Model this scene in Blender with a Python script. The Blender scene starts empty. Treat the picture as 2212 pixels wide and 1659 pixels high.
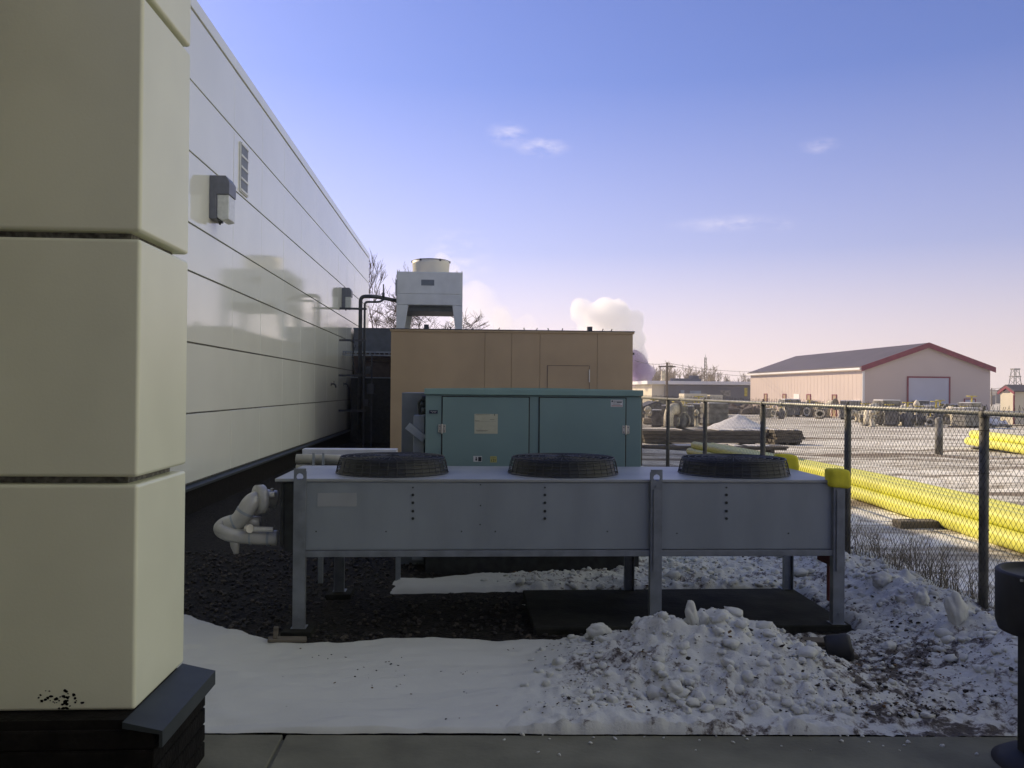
import bpy, bmesh, math, random
from math import radians as R, sin, cos, tan, pi, atan2, sqrt, exp
from mathutils import Vector, Matrix, noise
random.seed(7)
SC = bpy.context.scene
COL = SC.collection

# ------------------------------------------------------------------ camera
EYE = Vector((0, 0, 1.65))
FP = 1841.0                      # focal length in pixels of a 2212 px wide frame
cam_d = bpy.data.cameras.new('camera'); cam = bpy.data.objects.new('camera', cam_d); COL.objects.link(cam)
cam_d.sensor_width = 36; cam_d.lens = 36 * FP / 2212
cam_d.clip_start = 0.05; cam_d.clip_end = 6000
CR = (Matrix.Rotation(R(-3.36), 3, 'Z') @ Matrix.Rotation(R(90 + 0.42), 3, 'X') @ Matrix.Rotation(R(0.5), 3, 'Z'))
cam.matrix_world = Matrix.Translation(EYE) @ CR.to_4x4()
SC.camera = cam

def ray(px, py):
    return CR @ Vector(((px - 1106) / FP, -(py - 829.5) / FP, -1))
def on_z(px, py, z=0.0):
    d = ray(px, py); return EYE + d * ((z - EYE.z) / d.z)
def on_y(px, py, y):
    d = ray(px, py); return EYE + d * (y / d.y)
def on_x(px, py, x):
    d = ray(px, py); return EYE + d * (x / d.x)

# ------------------------------------------------------------------ world + sun
SUN_EL, SUN_LEFT = 28.0, 45.0     # elevation, degrees to the left of +Y
sd = Vector((-sin(R(SUN_LEFT)) * cos(R(SUN_EL)), cos(R(SUN_LEFT)) * cos(R(SUN_EL)), sin(R(SUN_EL))))
W = bpy.data.worlds.new('World'); SC.world = W; W.use_nodes = True
nt = W.node_tree; nt.nodes.clear()
N = lambda t: nt.nodes.new(t)
L = nt.links.new
out = N('ShaderNodeOutputWorld'); bg = N('ShaderNodeBackground'); L(bg.outputs[0], out.inputs[0])
sky = N('ShaderNodeTexSky'); sky.sky_type = 'NISHITA'; sky.sun_disc = False
sky.sun_elevation = R(SUN_EL); sky.sun_rotation = R(-SUN_LEFT)
sky.air_density = 1.2; sky.dust_density = 0.9; sky.ozone_density = 2.0; sky.altitude = 100
tint = N('ShaderNodeMixRGB'); tint.blend_type = 'MULTIPLY'; tint.inputs[0].default_value = 1
tint.inputs[2].default_value = (.66, .69, 1.20, 1)
L(sky.outputs[0], tint.inputs[1])
tc = N('ShaderNodeTexCoord'); nrm = N('ShaderNodeVectorMath'); nrm.operation = 'NORMALIZE'; L(tc.outputs['Generated'], nrm.inputs[0])
# pale pinkish winter haze low over the horizon
sep = N('ShaderNodeSeparateXYZ'); L(nrm.outputs[0], sep.inputs[0])
rp = N('ShaderNodeValToRGB'); L(sep.outputs[2], rp.inputs[0])
e = rp.color_ramp.elements; e[0].position = 0.0; e[0].color = (0.85,)*3 + (1,); e[1].position = 0.34; e[1].color = (0, 0, 0, 1)
e2 = e.new(0.07); e2.color = (0.60,)*3 + (1,)
e3 = e.new(0.16); e3.color = (0.20,)*3 + (1,)
dt = N('ShaderNodeVectorMath'); dt.operation = 'DOT_PRODUCT'; L(nrm.outputs[0], dt.inputs[0]); dt.inputs[1].default_value = sd
az = N('ShaderNodeMapRange'); L(dt.outputs['Value'], az.inputs[0]); az.inputs[1].default_value = -.6; az.inputs[2].default_value = .9; az.inputs[3].default_value = .28; az.inputs[4].default_value = 1.32
hc = N('ShaderNodeMixRGB'); hc.blend_type = 'MULTIPLY'; hc.inputs[0].default_value = 1; hc.inputs[1].default_value = (9.2, 7.6, 8.0, 1); L(az.outputs[0], hc.inputs[2])
hz = N('ShaderNodeMixRGB'); L(rp.outputs[0], hz.inputs[0]); L(tint.outputs[0], hz.inputs[1]); L(hc.outputs[0], hz.inputs[2])
last = hz.outputs[0]
# added out-of-view bright sky patch that whitens light on wall, pier and snow
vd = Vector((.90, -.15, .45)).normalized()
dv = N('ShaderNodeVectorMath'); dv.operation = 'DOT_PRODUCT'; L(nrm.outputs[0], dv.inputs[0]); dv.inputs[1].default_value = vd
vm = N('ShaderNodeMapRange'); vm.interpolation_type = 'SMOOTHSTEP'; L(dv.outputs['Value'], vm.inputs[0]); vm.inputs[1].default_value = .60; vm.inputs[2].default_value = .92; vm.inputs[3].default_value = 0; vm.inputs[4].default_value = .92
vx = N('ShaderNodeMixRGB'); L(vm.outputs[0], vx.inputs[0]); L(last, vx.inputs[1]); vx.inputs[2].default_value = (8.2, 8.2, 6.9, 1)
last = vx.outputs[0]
# small torn wisps of cloud
nz = N('ShaderNodeTexNoise'); nz.inputs['Scale'].default_value = 30; nz.inputs['Detail'].default_value = 8; nz.inputs['Roughness'].default_value = 0.62
mp = N('ShaderNodeMapping'); mp.inputs['Scale'].default_value = (1, 1, 2.6); L(nrm.outputs[0], mp.inputs[0]); L(mp.outputs[0], nz.inputs[0])
for (px, py, sx, sz, k) in [(1097, 290, .020, .011, .5), (1172, 318, .026, .009, .6), (1770, 315, .018, .007, .35), (1580, 483, .055, .008, .35), (1690, 487, .012, .006, .2),
                            (985, 560, .035, .035, .35)]:
    d = ray(px, py).normalized()
    sub = N('ShaderNodeVectorMath'); sub.operation = 'SUBTRACT'; L(nrm.outputs[0], sub.inputs[0]); sub.inputs[1].default_value = d
    scl = N('ShaderNodeVectorMath'); scl.operation = 'MULTIPLY'; L(sub.outputs[0], scl.inputs[0]); scl.inputs[1].default_value = (1/sx, 1/sx, 1/sz)
    ln = N('ShaderNodeVectorMath'); ln.operation = 'LENGTH'; L(scl.outputs[0], ln.inputs[0])
    mr = N('ShaderNodeMapRange'); mr.interpolation_type = 'SMOOTHSTEP'; L(ln.outputs['Value'], mr.inputs[0])
    mr.inputs[1].default_value = 1.5; mr.inputs[2].default_value = 0; mr.inputs[3].default_value = 0; mr.inputs[4].default_value = 1
    m1 = N('ShaderNodeMapRange'); L(nz.outputs[0], m1.inputs[0]); m1.inputs[1].default_value = .38; m1.inputs[2].default_value = .68
    m2 = N('ShaderNodeMath'); m2.operation = 'MULTIPLY'; L(mr.outputs[0], m2.inputs[0]); L(m1.outputs[0], m2.inputs[1])
    m3 = N('ShaderNodeMath'); m3.operation = 'MULTIPLY'; L(m2.outputs[0], m3.inputs[0]); m3.inputs[1].default_value = k
    mx = N('ShaderNodeMixRGB'); L(m3.outputs[0], mx.inputs[0]); L(last, mx.inputs[1]); mx.inputs[2].default_value = (10, 9, 9.6, 1)
    last = mx.outputs[0]
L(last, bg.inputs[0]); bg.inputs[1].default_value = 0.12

sun_d = bpy.data.lights.new('sun', 'SUN'); sun_d.energy = 5.0; sun_d.angle = R(0.53); sun_d.color = (1.0, 0.81, 0.53)
sun = bpy.data.objects.new('sun', sun_d); COL.objects.link(sun)
sun.rotation_euler = sd.to_track_quat('Z', 'Y').to_euler()
SC.view_settings.view_transform = 'Standard'; SC.view_settings.look = 'None'; SC.view_settings.gamma = 1
SC.view_settings.exposure = 0.0
SC.cycles.max_bounces = 10; SC.cycles.transparent_max_bounces = 12; SC.cycles.volume_bounces = 10

# ------------------------------------------------------------------ materials
MATS = {}
def mat(name, col, rough=.6, metal=0, var=.12, scale=4.0, bump=0.0, bscale=None, stretch=(1, 1, 1), col2=None, lo=.35, hi=.65, spec=.5, detail=6, coat=0):
    if name in MATS: return MATS[name]
    m = bpy.data.materials.new(name); m.use_nodes = True; t = m.node_tree; b = t.nodes['Principled BSDF']
    b.inputs['Roughness'].default_value = rough; b.inputs['Metallic'].default_value = metal
    b.inputs['Specular IOR Level'].default_value = spec; b.inputs['Coat Weight'].default_value = coat
    tc = t.nodes.new('ShaderNodeTexCoord'); mp = t.nodes.new('ShaderNodeMapping'); mp.inputs['Scale'].default_value = stretch
    t.links.new(tc.outputs['Object'], mp.inputs[0])
    nz = t.nodes.new('ShaderNodeTexNoise'); nz.inputs['Scale'].default_value = scale; nz.inputs['Detail'].default_value = detail
    t.links.new(mp.outputs[0], nz.inputs[0])
    r = t.nodes.new('ShaderNodeValToRGB'); t.links.new(nz.outputs[0], r.inputs[0])
    c2 = col2 if col2 else tuple(min(1, c * (1 + var)) for c in col)
    c1 = col if col2 else tuple(c * (1 - var) for c in col)
    r.color_ramp.elements[0].position = lo; r.color_ramp.elements[0].color = (*c1, 1)
    r.color_ramp.elements[1].position = hi; r.color_ramp.elements[1].color = (*c2, 1)
    t.links.new(r.outputs[0], b.inputs['Base Color'])
    if bump:
        n2 = t.nodes.new('ShaderNodeTexNoise'); n2.inputs['Scale'].default_value = bscale or scale * 3; n2.inputs['Detail'].default_value = 5
        t.links.new(mp.outputs[0], n2.inputs[0])
        bp = t.nodes.new('ShaderNodeBump'); bp.inputs['Strength'].default_value = bump; bp.inputs['Distance'].default_value = .02
        t.links.new(n2.outputs[0], bp.inputs['Height']); t.links.new(bp.outputs[0], b.inputs['Normal'])
    MATS[name] = m; return m

mat('cream_panel', (.79, .80, .72), rough=.08, var=.03, scale=.8, spec=.9, bump=.015, bscale=.9)
mat('pier_panel', (.78, .78, .59), rough=.40, var=.05, scale=1.6, bump=.035, bscale=90)
mat('joint_dark', (.035, .033, .03), rough=.9, var=.4, scale=60)
mat('sealant', (.16, .155, .14), rough=.9, var=.5, scale=40)
mat('dark_brick', (.008, .007, .006), spec=.15, rough=.85, var=.4, scale=12, bump=.4, bscale=50)
mat('cap_metal', (.035, .042, .045), rough=.55, spec=.3, var=.15, scale=6)
mat('galvanised', (.30, .33, .36), rough=.5, metal=.35, var=.12, scale=8, bump=.02)
mat('unit_side', (.25, .275, .29), rough=.42, metal=.15, var=.10, scale=2.2, stretch=(1.6, 1, .5), bump=.012, bscale=3)
mat('unit_deck', (.32, .33, .32), rough=.45, metal=.3, var=.1, scale=3)
mat('patch_paint', (.30, .31, .31), rough=.5, var=.05, scale=5)
mat('leg_steel', (.19, .205, .22), rough=.5, metal=.3, var=.18, scale=9)
mat('black_metal', (.022, .024, .022), rough=.5, var=.4, scale=14)
mat('guard_wire', (.035, .036, .04), rough=.5, metal=.3, var=.2, scale=10)
mat('green_paint', (.185, .275, .265), rough=.48, var=.06, scale=1.8, bump=.02, bscale=3)
mat('green_trim', (.22, .34, .31), rough=.5, var=.06, scale=3)
mat('tan_paint', (.39, .285, .165), rough=.55, var=.06, scale=1.2, bump=.01, bscale=2)
mat('tan_seam', (.13, .095, .07), rough=.8, var=.2, scale=6)
mat('white_paint', (.66, .68, .66), rough=.45, var=.06, scale=3)
mat('cream_paint', (.70, .66, .55), rough=.5, var=.05, scale=3)
mat('louver_gray', (.16, .18, .20), rough=.5, var=.1, scale=6)
mat('pipe_cover', (.43, .42, .38), rough=.32, metal=.2, var=.15, scale=7)
mat('pipe_white', (.55, .56, .60), rough=.5, var=.08, scale=7)
mat('dark_pipe', (.06, .065, .075), rough=.55, metal=.3, var=.25, scale=7)
mat('yellow_foam', (.62, .55, .03), rough=.85, var=.12, scale=9, bump=.15, bscale=30)
mat('yellow_pipe', (.76, .75, .13), rough=.4, var=.08, scale=3)
mat('orange_pipe', (.70, .38, .03), rough=.5, var=.1, scale=3)
mat('lamp_bronze', (.15, .16, .19), rough=.45, var=.12, scale=10)
mat('lamp_glass', (.62, .64, .60), rough=.25, var=.08, scale=20)
mat('paper', (.50, .49, .36), rough=.6, var=.05, scale=20)
mat('sticker_white', (.62, .62, .60), rough=.5, var=.04, scale=20)
mat('ink', (.02, .02, .03), rough=.7, var=.2, scale=30)
mat('ink_red', (.35, .05, .04), rough=.7, var=.2, scale=30)
mat('nameplate', (.012, .016, .05), rough=.4, var=.2, scale=30)
mat('sticker_yellow', (.45, .42, .14), rough=.5, var=.05, scale=20)
mat('steel_bright', (.55, .53, .48), rough=.35, metal=.6, var=.1, scale=20)
mat('fence_steel', (.11, .105, .09), rough=.6, metal=.4, var=.25, scale=9)
mat('rail_steel', (.40, .40, .37), rough=.5, metal=.4, var=.15, scale=6)
mat('mesh_wire', (.035, .033, .03), rough=.6, metal=.4, var=.2, scale=9)
mat('concrete', (.15, .145, .10), rough=.9, var=.22, scale=3, bump=.15, bscale=40)
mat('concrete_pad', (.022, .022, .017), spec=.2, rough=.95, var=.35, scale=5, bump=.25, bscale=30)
mat('snow_far', (.80, .78, .74), rough=.8, var=.05, scale=2)
mat('ice', (.55, .58, .62), rough=.35, var=.1, scale=9, bump=.2, bscale=25)
mat('bin_black', (.018, .018, .02), spec=.25, rough=.6, var=.3, scale=8)
mat('wood_dark', (.14, .12, .09), rough=.9, var=.35, scale=3, stretch=(1, .15, 6), bump=.2)
mat('wood_pale', (.50, .42, .29), rough=.85, var=.25, scale=3, stretch=(1, 1, 5))
mat('junk_gray', (.22, .21, .18), rough=.7, var=.4, scale=3)
mat('junk_pale', (.75, .67, .48), rough=.7, var=.25, scale=3)
mat('junk_yellow', (.55, .45, .08), rough=.7, var=.25, scale=3)
mat('wh_wall', (.58, .48, .42), rough=.55, var=.02, scale=.3)
mat('wh_roof', (.09, .075, .08), rough=.6, var=.1, scale=.3)
mat('wh_trim', (.22, .035, .06), rough=.6, var=.15, scale=1.2)
mat('wh_door', (.50, .50, .56), rough=.55, var=.04, scale=.5)
mat('wh_white', (.80, .78, .74), rough=.5, var=.03, scale=.5)
mat('far_gray', (.14, .14, .155), rough=.7, var=.12, scale=.3)
mat('far_cream', (.62, .56, .42), rough=.7, var=.06, scale=.3)
mat('far_glass', (.25, .32, .38), rough=.2, var=.2, scale=.6)
mat('rust_red', (.16, .03, .03), rough=.7, var=.3, scale=5)
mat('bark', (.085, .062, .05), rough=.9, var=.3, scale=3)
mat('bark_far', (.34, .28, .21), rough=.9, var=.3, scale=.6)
mat('pole_wood', (.16, .13, .10), rough=.9, var=.2, scale=1)
mat('weed', (.16, .13, .08), rough=.9, var=.4, scale=30)
mat('rubber', (.01, .01, .012), rough=.6, var=.3, scale=8)
mat('sky_stuff', (.5, .5, .5))

# ------------------------------------------------------------------ mesh helpers
def new_obj(name, bm, m, parent=None, smooth=False, loc=None):
    me = bpy.data.meshes.new(name); bm.to_mesh(me); bm.free()
    o = bpy.data.objects.new(name, me); COL.objects.link(o)
    for mm in (m if isinstance(m, (list, tuple)) else [m]): me.materials.append(MATS[mm] if isinstance(mm, str) else mm)
    if smooth:
        for p in me.polygons: p.use_smooth = True
    if parent: o.parent = parent
    if loc: o.location = loc
    return o
def tag(o, label, cat, group=None):
    o['label'] = label; o['category'] = cat
    if group: o['group'] = group
    return o
def thing(name, loc, label, cat, group=None, rz=0):
    o = bpy.data.objects.new(name, None); COL.objects.link(o); o.location = loc; o.rotation_euler = (0, 0, rz)
    o.empty_display_size = .1
    return tag(o, label, cat, group)
def struct(o, kind='structure'): o['kind'] = kind; return o
def dup(o, loc=None, rz=None, label=None, parent=None):
    c = o.copy(); COL.objects.link(c)
    if parent: c.parent = parent
    if loc is not None: c.location = loc
    if rz is not None: c.rotation_euler = (0, 0, rz)
    if label: c['label'] = label
    for ch in list(o.children): dup(ch, parent=c)
    return c

def box(bm, x0, x1, y0, y1, z0, z1, bev=0, mi=0, seg=2):
    r = bmesh.ops.create_cube(bm, size=1)
    vs = r['verts']
    for v in vs:
        v.co = Vector((x0 if v.co.x < 0 else x1, y0 if v.co.y < 0 else y1, z0 if v.co.z < 0 else z1))
    fs = set(f for v in vs for f in v.link_faces)
    if bev:
        es = list(set(e for f in fs for e in f.edges))
        rr = bmesh.ops.bevel(bm, geom=es, offset=bev, segments=seg, affect='EDGES', profile=.5)
        fs = set(rr['faces']) | set(f for f in fs if f.is_valid)
        vs = list(set(v for f in fs for v in f.verts))
    for f in fs: f.material_index = mi
    return vs
def xform(vs, M):
    for v in vs: v.co = M @ v.co
def tube(bm, pts, rad, seg=8, caps=True, mi=0):
    pts = [Vector(p) for p in pts]
    rads = rad if isinstance(rad, (list, tuple)) else [rad] * len(pts)
    rings = []; up = None; allv = []
    for i, p in enumerate(pts):
        a = pts[max(0, i - 1)]; b = pts[min(len(pts) - 1, i + 1)]
        t = (b - a)
        if t.length < 1e-9: t = Vector((0, 0, 1))
        t.normalize()
        if up is None:
            up = Vector((0, 0, 1)) if abs(t.z) < .9 else Vector((1, 0, 0))
        s = t.cross(up)
        if s.length < 1e-6: s = t.cross(Vector((1, 0.3, 0)))
        s.normalize(); u = s.cross(t).normalized(); up = u
        ring = [bm.verts.new(p + (s * cos(2*pi*k/seg) + u * sin(2*pi*k/seg)) * rads[i]) for k in range(seg)]
        rings.append(ring); allv += ring
    for i in range(len(rings) - 1):
        for k in range(seg):
            f = bm.faces.new((rings[i][k], rings[i][(k+1) % seg], rings[i+1][(k+1) % seg], rings[i+1][k])); f.material_index = mi
    if caps and seg > 2:
        f = bm.faces.new(rings[0][::-1]); f.material_index = mi
        f = bm.faces.new(rings[-1]); f.material_index = mi
    return allv
def lathe(bm, prof, seg=40, c=(0, 0, 0), mi=0, close=False):
    rings = []
    for (r, z) in prof:
        if r < 1e-6: rings.append([bm.verts.new((c[0], c[1], c[2] + z))])
        else: rings.append([bm.verts.new((c[0] + r*cos(2*pi*k/seg), c[1] + r*sin(2*pi*k/seg), c[2] + z)) for k in range(seg)])
    for a, b in zip(rings[:-1], rings[1:]):
        for k in range(seg):
            q = [a[k % len(a)], a[(k+1) % seg % len(a)], b[(k+1) % seg % len(b)], b[k % len(b)]]
            u = []
            for v in q:
                if v not in u: u.append(v)
            if len(u) > 2:
                f = bm.faces.new(u); f.material_index = mi
def prism(bm, poly, axis, a, b, mi=0):
    """poly: 2D points; axis 'y': (x,z) extruded from y=a to b; 'x': (y,z); 'z': (x,y)"""
    def P(u, v, w): return {'y': (u, w, v), 'x': (w, u, v), 'z': (u, v, w)}[axis]
    A = [bm.verts.new(P(u, v, a)) for u, v in poly]; B = [bm.verts.new(P(u, v, b)) for u, v in poly]
    n = len(poly); fs = [bm.faces.new(A), bm.faces.new(B[::-1])]
    for i in range(n): fs.append(bm.faces.new((A[i], B[i], B[(i+1) % n], A[(i+1) % n])))
    for f in fs: f.material_index = mi
    bmesh.ops.recalc_face_normals(bm, faces=fs)
    return A + B
def bez(p, n=10):
    """smooth polyline through points (catmull-rom)"""
    p = [Vector(q) for q in p]; q = [p[0]*2 - p[1]] + p + [p[-1]*2 - p[-2]]; out = []
    for i in range(1, len(q) - 2):
        for k in range(n):
            t = k / n; a, b, c, d = q[i-1], q[i], q[i+1], q[i+2]
            out.append(.5 * ((2*b) + (-a + c)*t + (2*a - 5*b + 4*c - d)*t*t + (-a + 3*b - 3*c + d)*t*t*t))
    out.append(p[-1]); return out
BM = bmesh.new
def fbm(x, y, z=0, o=4): return noise.fractal(Vector((x, y, z)), 1.0, 2.0, o)
def sst(a, b, x):
    t = max(0, min(1, (x - a) / (b - a))); return t*t*(3 - 2*t)

# ------------------------------------------------------------------ ground
def gz(x, y):
    d = sqrt(x*x + y*y)
    if x < 3.7: return 0.0
    return -1.0 * sst(8, 80, d) * sst(3.7, 8, x) if y < 40 else -1.0 * sst(8, 80, d) * sst(3.7, 8, x)
def axis_pts(a):
    return a
bm = BM()
xs = [-1500, -700, -300, -120, -50, -20, -8, 0, 3.7] + [3.7 + .35*i for i in range(1, 46)] + [20 + 2*i for i in range(25)] + [75, 90, 120, 170, 260, 420, 800, 1600]
ys = [-1500, -600, -200, -60, -20, -5, 0, 3, 4] + [4 + .4*i for i in range(1, 60)] + [28 + 1.6*i for i in range(25)] + [70, 76, 84, 95, 110, 130, 160, 220, 320, 500, 900, 1600]
grid = [[None]*len(ys) for _ in xs]
for i, x in enumerate(xs):
    for j, y in enumerate(ys):
        z = gz(x, y)
        if 3.8 < x < 70 and 3 < y < 70:
            z += .05 * fbm(x*.5, y*.25, 3) + .02 * fbm(x*2.2, y*.9, 9)
        grid[i][j] = bm.verts.new((x, y, z - (.03 if x <= 3.7 and x > -20 else 0)))
for i in range(len(xs) - 1):
    for j in range(len(ys) - 1):
        bm.faces.new((grid[i][j], grid[i+1][j], grid[i+1][j+1], grid[i][j+1]))
def ground_mat():
    m = bpy.data.materials.new('yard_snow'); m.use_nodes = True; t = m.node_tree; b = t.nodes['Principled BSDF']
    b.inputs['Roughness'].default_value = .85
    g = t.nodes.new('ShaderNodeNewGeometry')
    mp = t.nodes.new('ShaderNodeMapping'); mp.inputs['Rotation'].default_value = (0, 0, R(-22)); mp.inputs['Scale'].default_value = (.11, .75, 1)
    t.links.new(g.outputs['Position'], mp.inputs[0])
    n1 = t.nodes.new('ShaderNodeTexNoise'); n1.inputs['Scale'].default_value = 1; n1.inputs['Detail'].default_value = 7; n1.inputs['Roughness'].default_value = .62
    t.links.new(mp.outputs[0], n1.inputs[0])
    r1 = t.nodes.new('ShaderNodeValToRGB'); t.links.new(n1.outputs[0], r1.inputs[0])
    el = r1.color_ramp.elements
    el[0].position = .41; el[0].color = (.24, .19, .13, 1); el[1].position = .54; el[1].color = (.92, .88, .76, 1)
    q = el.new(.475); q.color = (.56, .52, .42, 1)
    n2 = t.nodes.new('ShaderNodeTexNoise'); n2.inputs['Scale'].default_value = 3.5; n2.inputs['Detail'].default_value = 8
    t.links.new(g.outputs['Position'], n2.inputs[0])
    r2 = t.nodes.new('ShaderNodeValToRGB'); t.links.new(n2.outputs[0], r2.inputs[0])
    r2.color_ramp.elements[0].position = .36; r2.color_ramp.elements[0].color = (.5, .45, .38, 1); r2.color_ramp.elements[1].position = .5; r2.color_ramp.elements[1].color = (1, 1, 1, 1)
    mx = t.nodes.new('ShaderNodeMixRGB'); mx.blend_type = 'MULTIPLY'; mx.inputs[0].default_value = .8
    t.links.new(r1.outputs[0], mx.inputs[1]); t.links.new(r2.outputs[0], mx.inputs[2])
    # far land: stubble and scrub, less snow
    t.links.new(mx.outputs[0], b.inputs['Base Color'])
    bp = t.nodes.new('ShaderNodeBump'); bp.inputs['Strength'].default_value = .6; bp.inputs['Distance'].default_value = .12
    t.links.new(n2.outputs[0], bp.inputs['Height']); t.links.new(bp.outputs[0], b.inputs['Normal'])
    return m
MATS['yard_snow'] = ground_mat()
struct(new_obj('ground', bm, 'yard_snow', smooth=True))

# sidewalk: slabs with a tooled joint
bm = BM()
jx = on_z(605, 1620, .0).x
_a, _b = on_z(460, 1586, .03), on_z(2180, 1591, .03); SLP = (_b.y - _a.y)/(_b.x - _a.x)
def ye(x): return _a.y + SLP*(x - _a.x)
for (xa, xb) in ((-6, jx - .008), (jx + .008, 8)):
    vs = box(bm, xa, xb, .9, 4.09, -.06, .03, .006)
    for v in vs:
        if v.co.y > 3: v.co.y += ye(v.co.x) - 4.09
vs = box(bm, -6, 8, .95, 4.06, -.07, .016)
for v in vs:
    if v.co.y > 3: v.co.y += ye(v.co.x) - 4.09
struct(new_obj('sidewalk', bm, 'concrete'))

# dark gravel bed around the equipment
def gravel_mat():
    m = bpy.data.materials.new('gravel'); m.use_nodes = True; t = m.node_tree; b = t.nodes['Principled BSDF']; b.inputs['Roughness'].default_value = .9; b.inputs['Specular IOR Level'].default_value = .2
    g = t.nodes.new('ShaderNodeNewGeometry'); v = t.nodes.new('ShaderNodeTexVoronoi'); v.inputs['Scale'].default_value = 42
    t.links.new(g.outputs['Position'], v.inputs[0])
    r = t.nodes.new('ShaderNodeValToRGB'); t.links.new(v.outputs['Color'], r.inputs[0])
    r.color_ramp.elements[0].color = (.004, .004, .004, 1); r.color_ramp.elements[1].color = (.03, .026, .02, 1)
    t.links.new(r.outputs[0], b.inputs['Base Color'])
    bp = t.nodes.new('ShaderNodeBump'); bp.inputs['Strength'].default_value = 1; bp.inputs['Distance'].default_value = .02; bp.invert = True
    t.links.new(v.outputs['Distance'], bp.inputs['Height']); t.links.new(bp.outputs[0], b.inputs['Normal'])
    return m
MATS['gravel'] = gravel_mat()
bm = BM(); n = 30
g2 = [[bm.verts.new((-8 + 11.7*i/n, 4.0 + 36*j/60, .002 + .012*fbm(i*.7, j*.7))) for j in range(61)] for i in range(n + 1)]
for i in range(n):
    for j in range(60): bm.faces.new((g2[i][j], g2[i+1][j], g2[i+1][j+1], g2[i][j+1]))
struct(new_obj('gravel_bed', bm, 'gravel', smooth=True))
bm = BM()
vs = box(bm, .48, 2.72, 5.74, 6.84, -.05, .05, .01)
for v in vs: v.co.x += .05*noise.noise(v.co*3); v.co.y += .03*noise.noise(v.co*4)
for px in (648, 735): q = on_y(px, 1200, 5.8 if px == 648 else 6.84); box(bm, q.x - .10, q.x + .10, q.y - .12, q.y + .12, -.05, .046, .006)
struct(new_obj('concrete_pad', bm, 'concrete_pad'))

# ------------------------------------------------------------------ snow inside the fence
def smask(x, y):
    w = .10 * fbm(x*1.3, y*1.3, 5) + .04 * fbm(x*5, y*5, 2)
    a = (5.60 + (.8 * max(0, -1.2 - x)) + w*.6) - y                      # front sheet
    if x > .9: a = max(a, (5.72 + w) - y)
    b = min(.34 - abs(y - 7.22 - .04*sin(x*2)) + .5*w, x + .62 + w)       # strip behind the condenser
    if x > .7: b = max(b, min(y - 6.98 + w, x - 1.35 + w))
    c = min(x - 1.42 + w*1.5, y - 6.92 + .6*w)                              # lumpy field behind
    d = x - 2.72 + .5*w                                                   # along the fence
    e = min(x + 1.5 + w*2, y - 12.2, 1.1)                                # patches near the tan enclosure
    e = e if y > 12 else -1
    return max(a, b, c, d, e * .0 - .02 if e < 0 else min(e, .05) + w)
def rough_amt(x, y):
    r = sst(.15, .85, x + .25*fbm(x, y, 8)) if y < 6.2 else sst(-.2, .9, x)
    return r
def snow_h(x, y):
    m = smask(x, y)
    h = -.045 + .085 * sst(-.06, .12, m)
    r = rough_amt(x, y)
    h += (.030 * fbm(x*.8, y*1.6, 1) + .013 * fbm(x*1.8, y*4.5, 6) + .006 * fbm(x*7, y*9, 1) - .012*exp(-((y - 4.62 - .06*sin(x*3))/.09)**2)*sst(-1.0, .2, x)) * (1 - r)
    if r > 0:
        def lump(sc, rad):
            qx, qy = x*sc + .4*noise.noise(Vector((x*3, y*3, 5))), y*sc*1.15
            ds, pp = noise.voronoi(Vector((qx, qy, 0.0)))
            sz = .55 + .45*noise.noise(pp[0]*7.3)
            return sz*max(0, 1 - (ds[0]/(rad*sz + .12))**2)
        c_ = .034*lump(6.5, .62) + .022*lump(13, .6) + .010*lump(27, .6)
        h += r * c_ * 1.35 * (.55 + .6*sst(-.2, .3, fbm(x*1.7, y*1.7, 31)) + .6*exp(-((x - 1.3)/.7)**2 - ((y - 4.9)/.5)**2)) * (1 - .6*exp(-((x - 2.4)/.35)**2)*sst(6.6, 5.4, y))
        a = .035 * fbm(x*2.1, y*2.1, 4, 3) + .028 * (abs(noise.noise(Vector((x*7, y*7, 1)))) ) + .018*abs(noise.noise(Vector((x*16, y*16, 4)))) + .006*fbm(x*30, y*30, 2, 2)
        h += r * (a + .012)
    # the shovelled pile
    dx, dy = (x - 1.34), (y - 4.98)
    sx = .66 if dx > 0 else .50
    p = exp(-(abs(dx / sx)) ** 2.1) * exp(-(abs(dy / (.43 if dy < 0 else .33))) ** 2.2)
    h += p * (.25 + .07 * fbm(x*4, y*4, 7) + .05*noise.noise(Vector((x*11, y*11, 3))))
    # tail of the pile to the near right
    dx, dy = x - 1.75, y - 4.55
    h += .09 * exp(-(dx/.5)**2 - (dy/.3)**2)
    # banks thrown against the fence
    bx = 3.42 - .10 * sst(6, 4.3, y)
    bank = exp(-((x - bx) / (.34 + .1*sst(6, 4.2, y))) ** 2)
    h += bank * (.15 + .09 * fbm(x*2.5, y*1.9, 12)) * (1 - .5*sst(8, 12, y))
    h += .10*exp(-((x-3.02)/.35)**2 - ((y-4.55)/.4)**2)
    # trampled path between
    h -= .035 * exp(-((x - 2.45) / .38) ** 2) * sst(6.4, 5.4, y)
    if -.4 < x < 2.75 and 5.68 < y < 6.88 : h = min(h, .0 if x < 2.6 else h)
    # cut clean at the sidewalk
    return h
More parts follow.
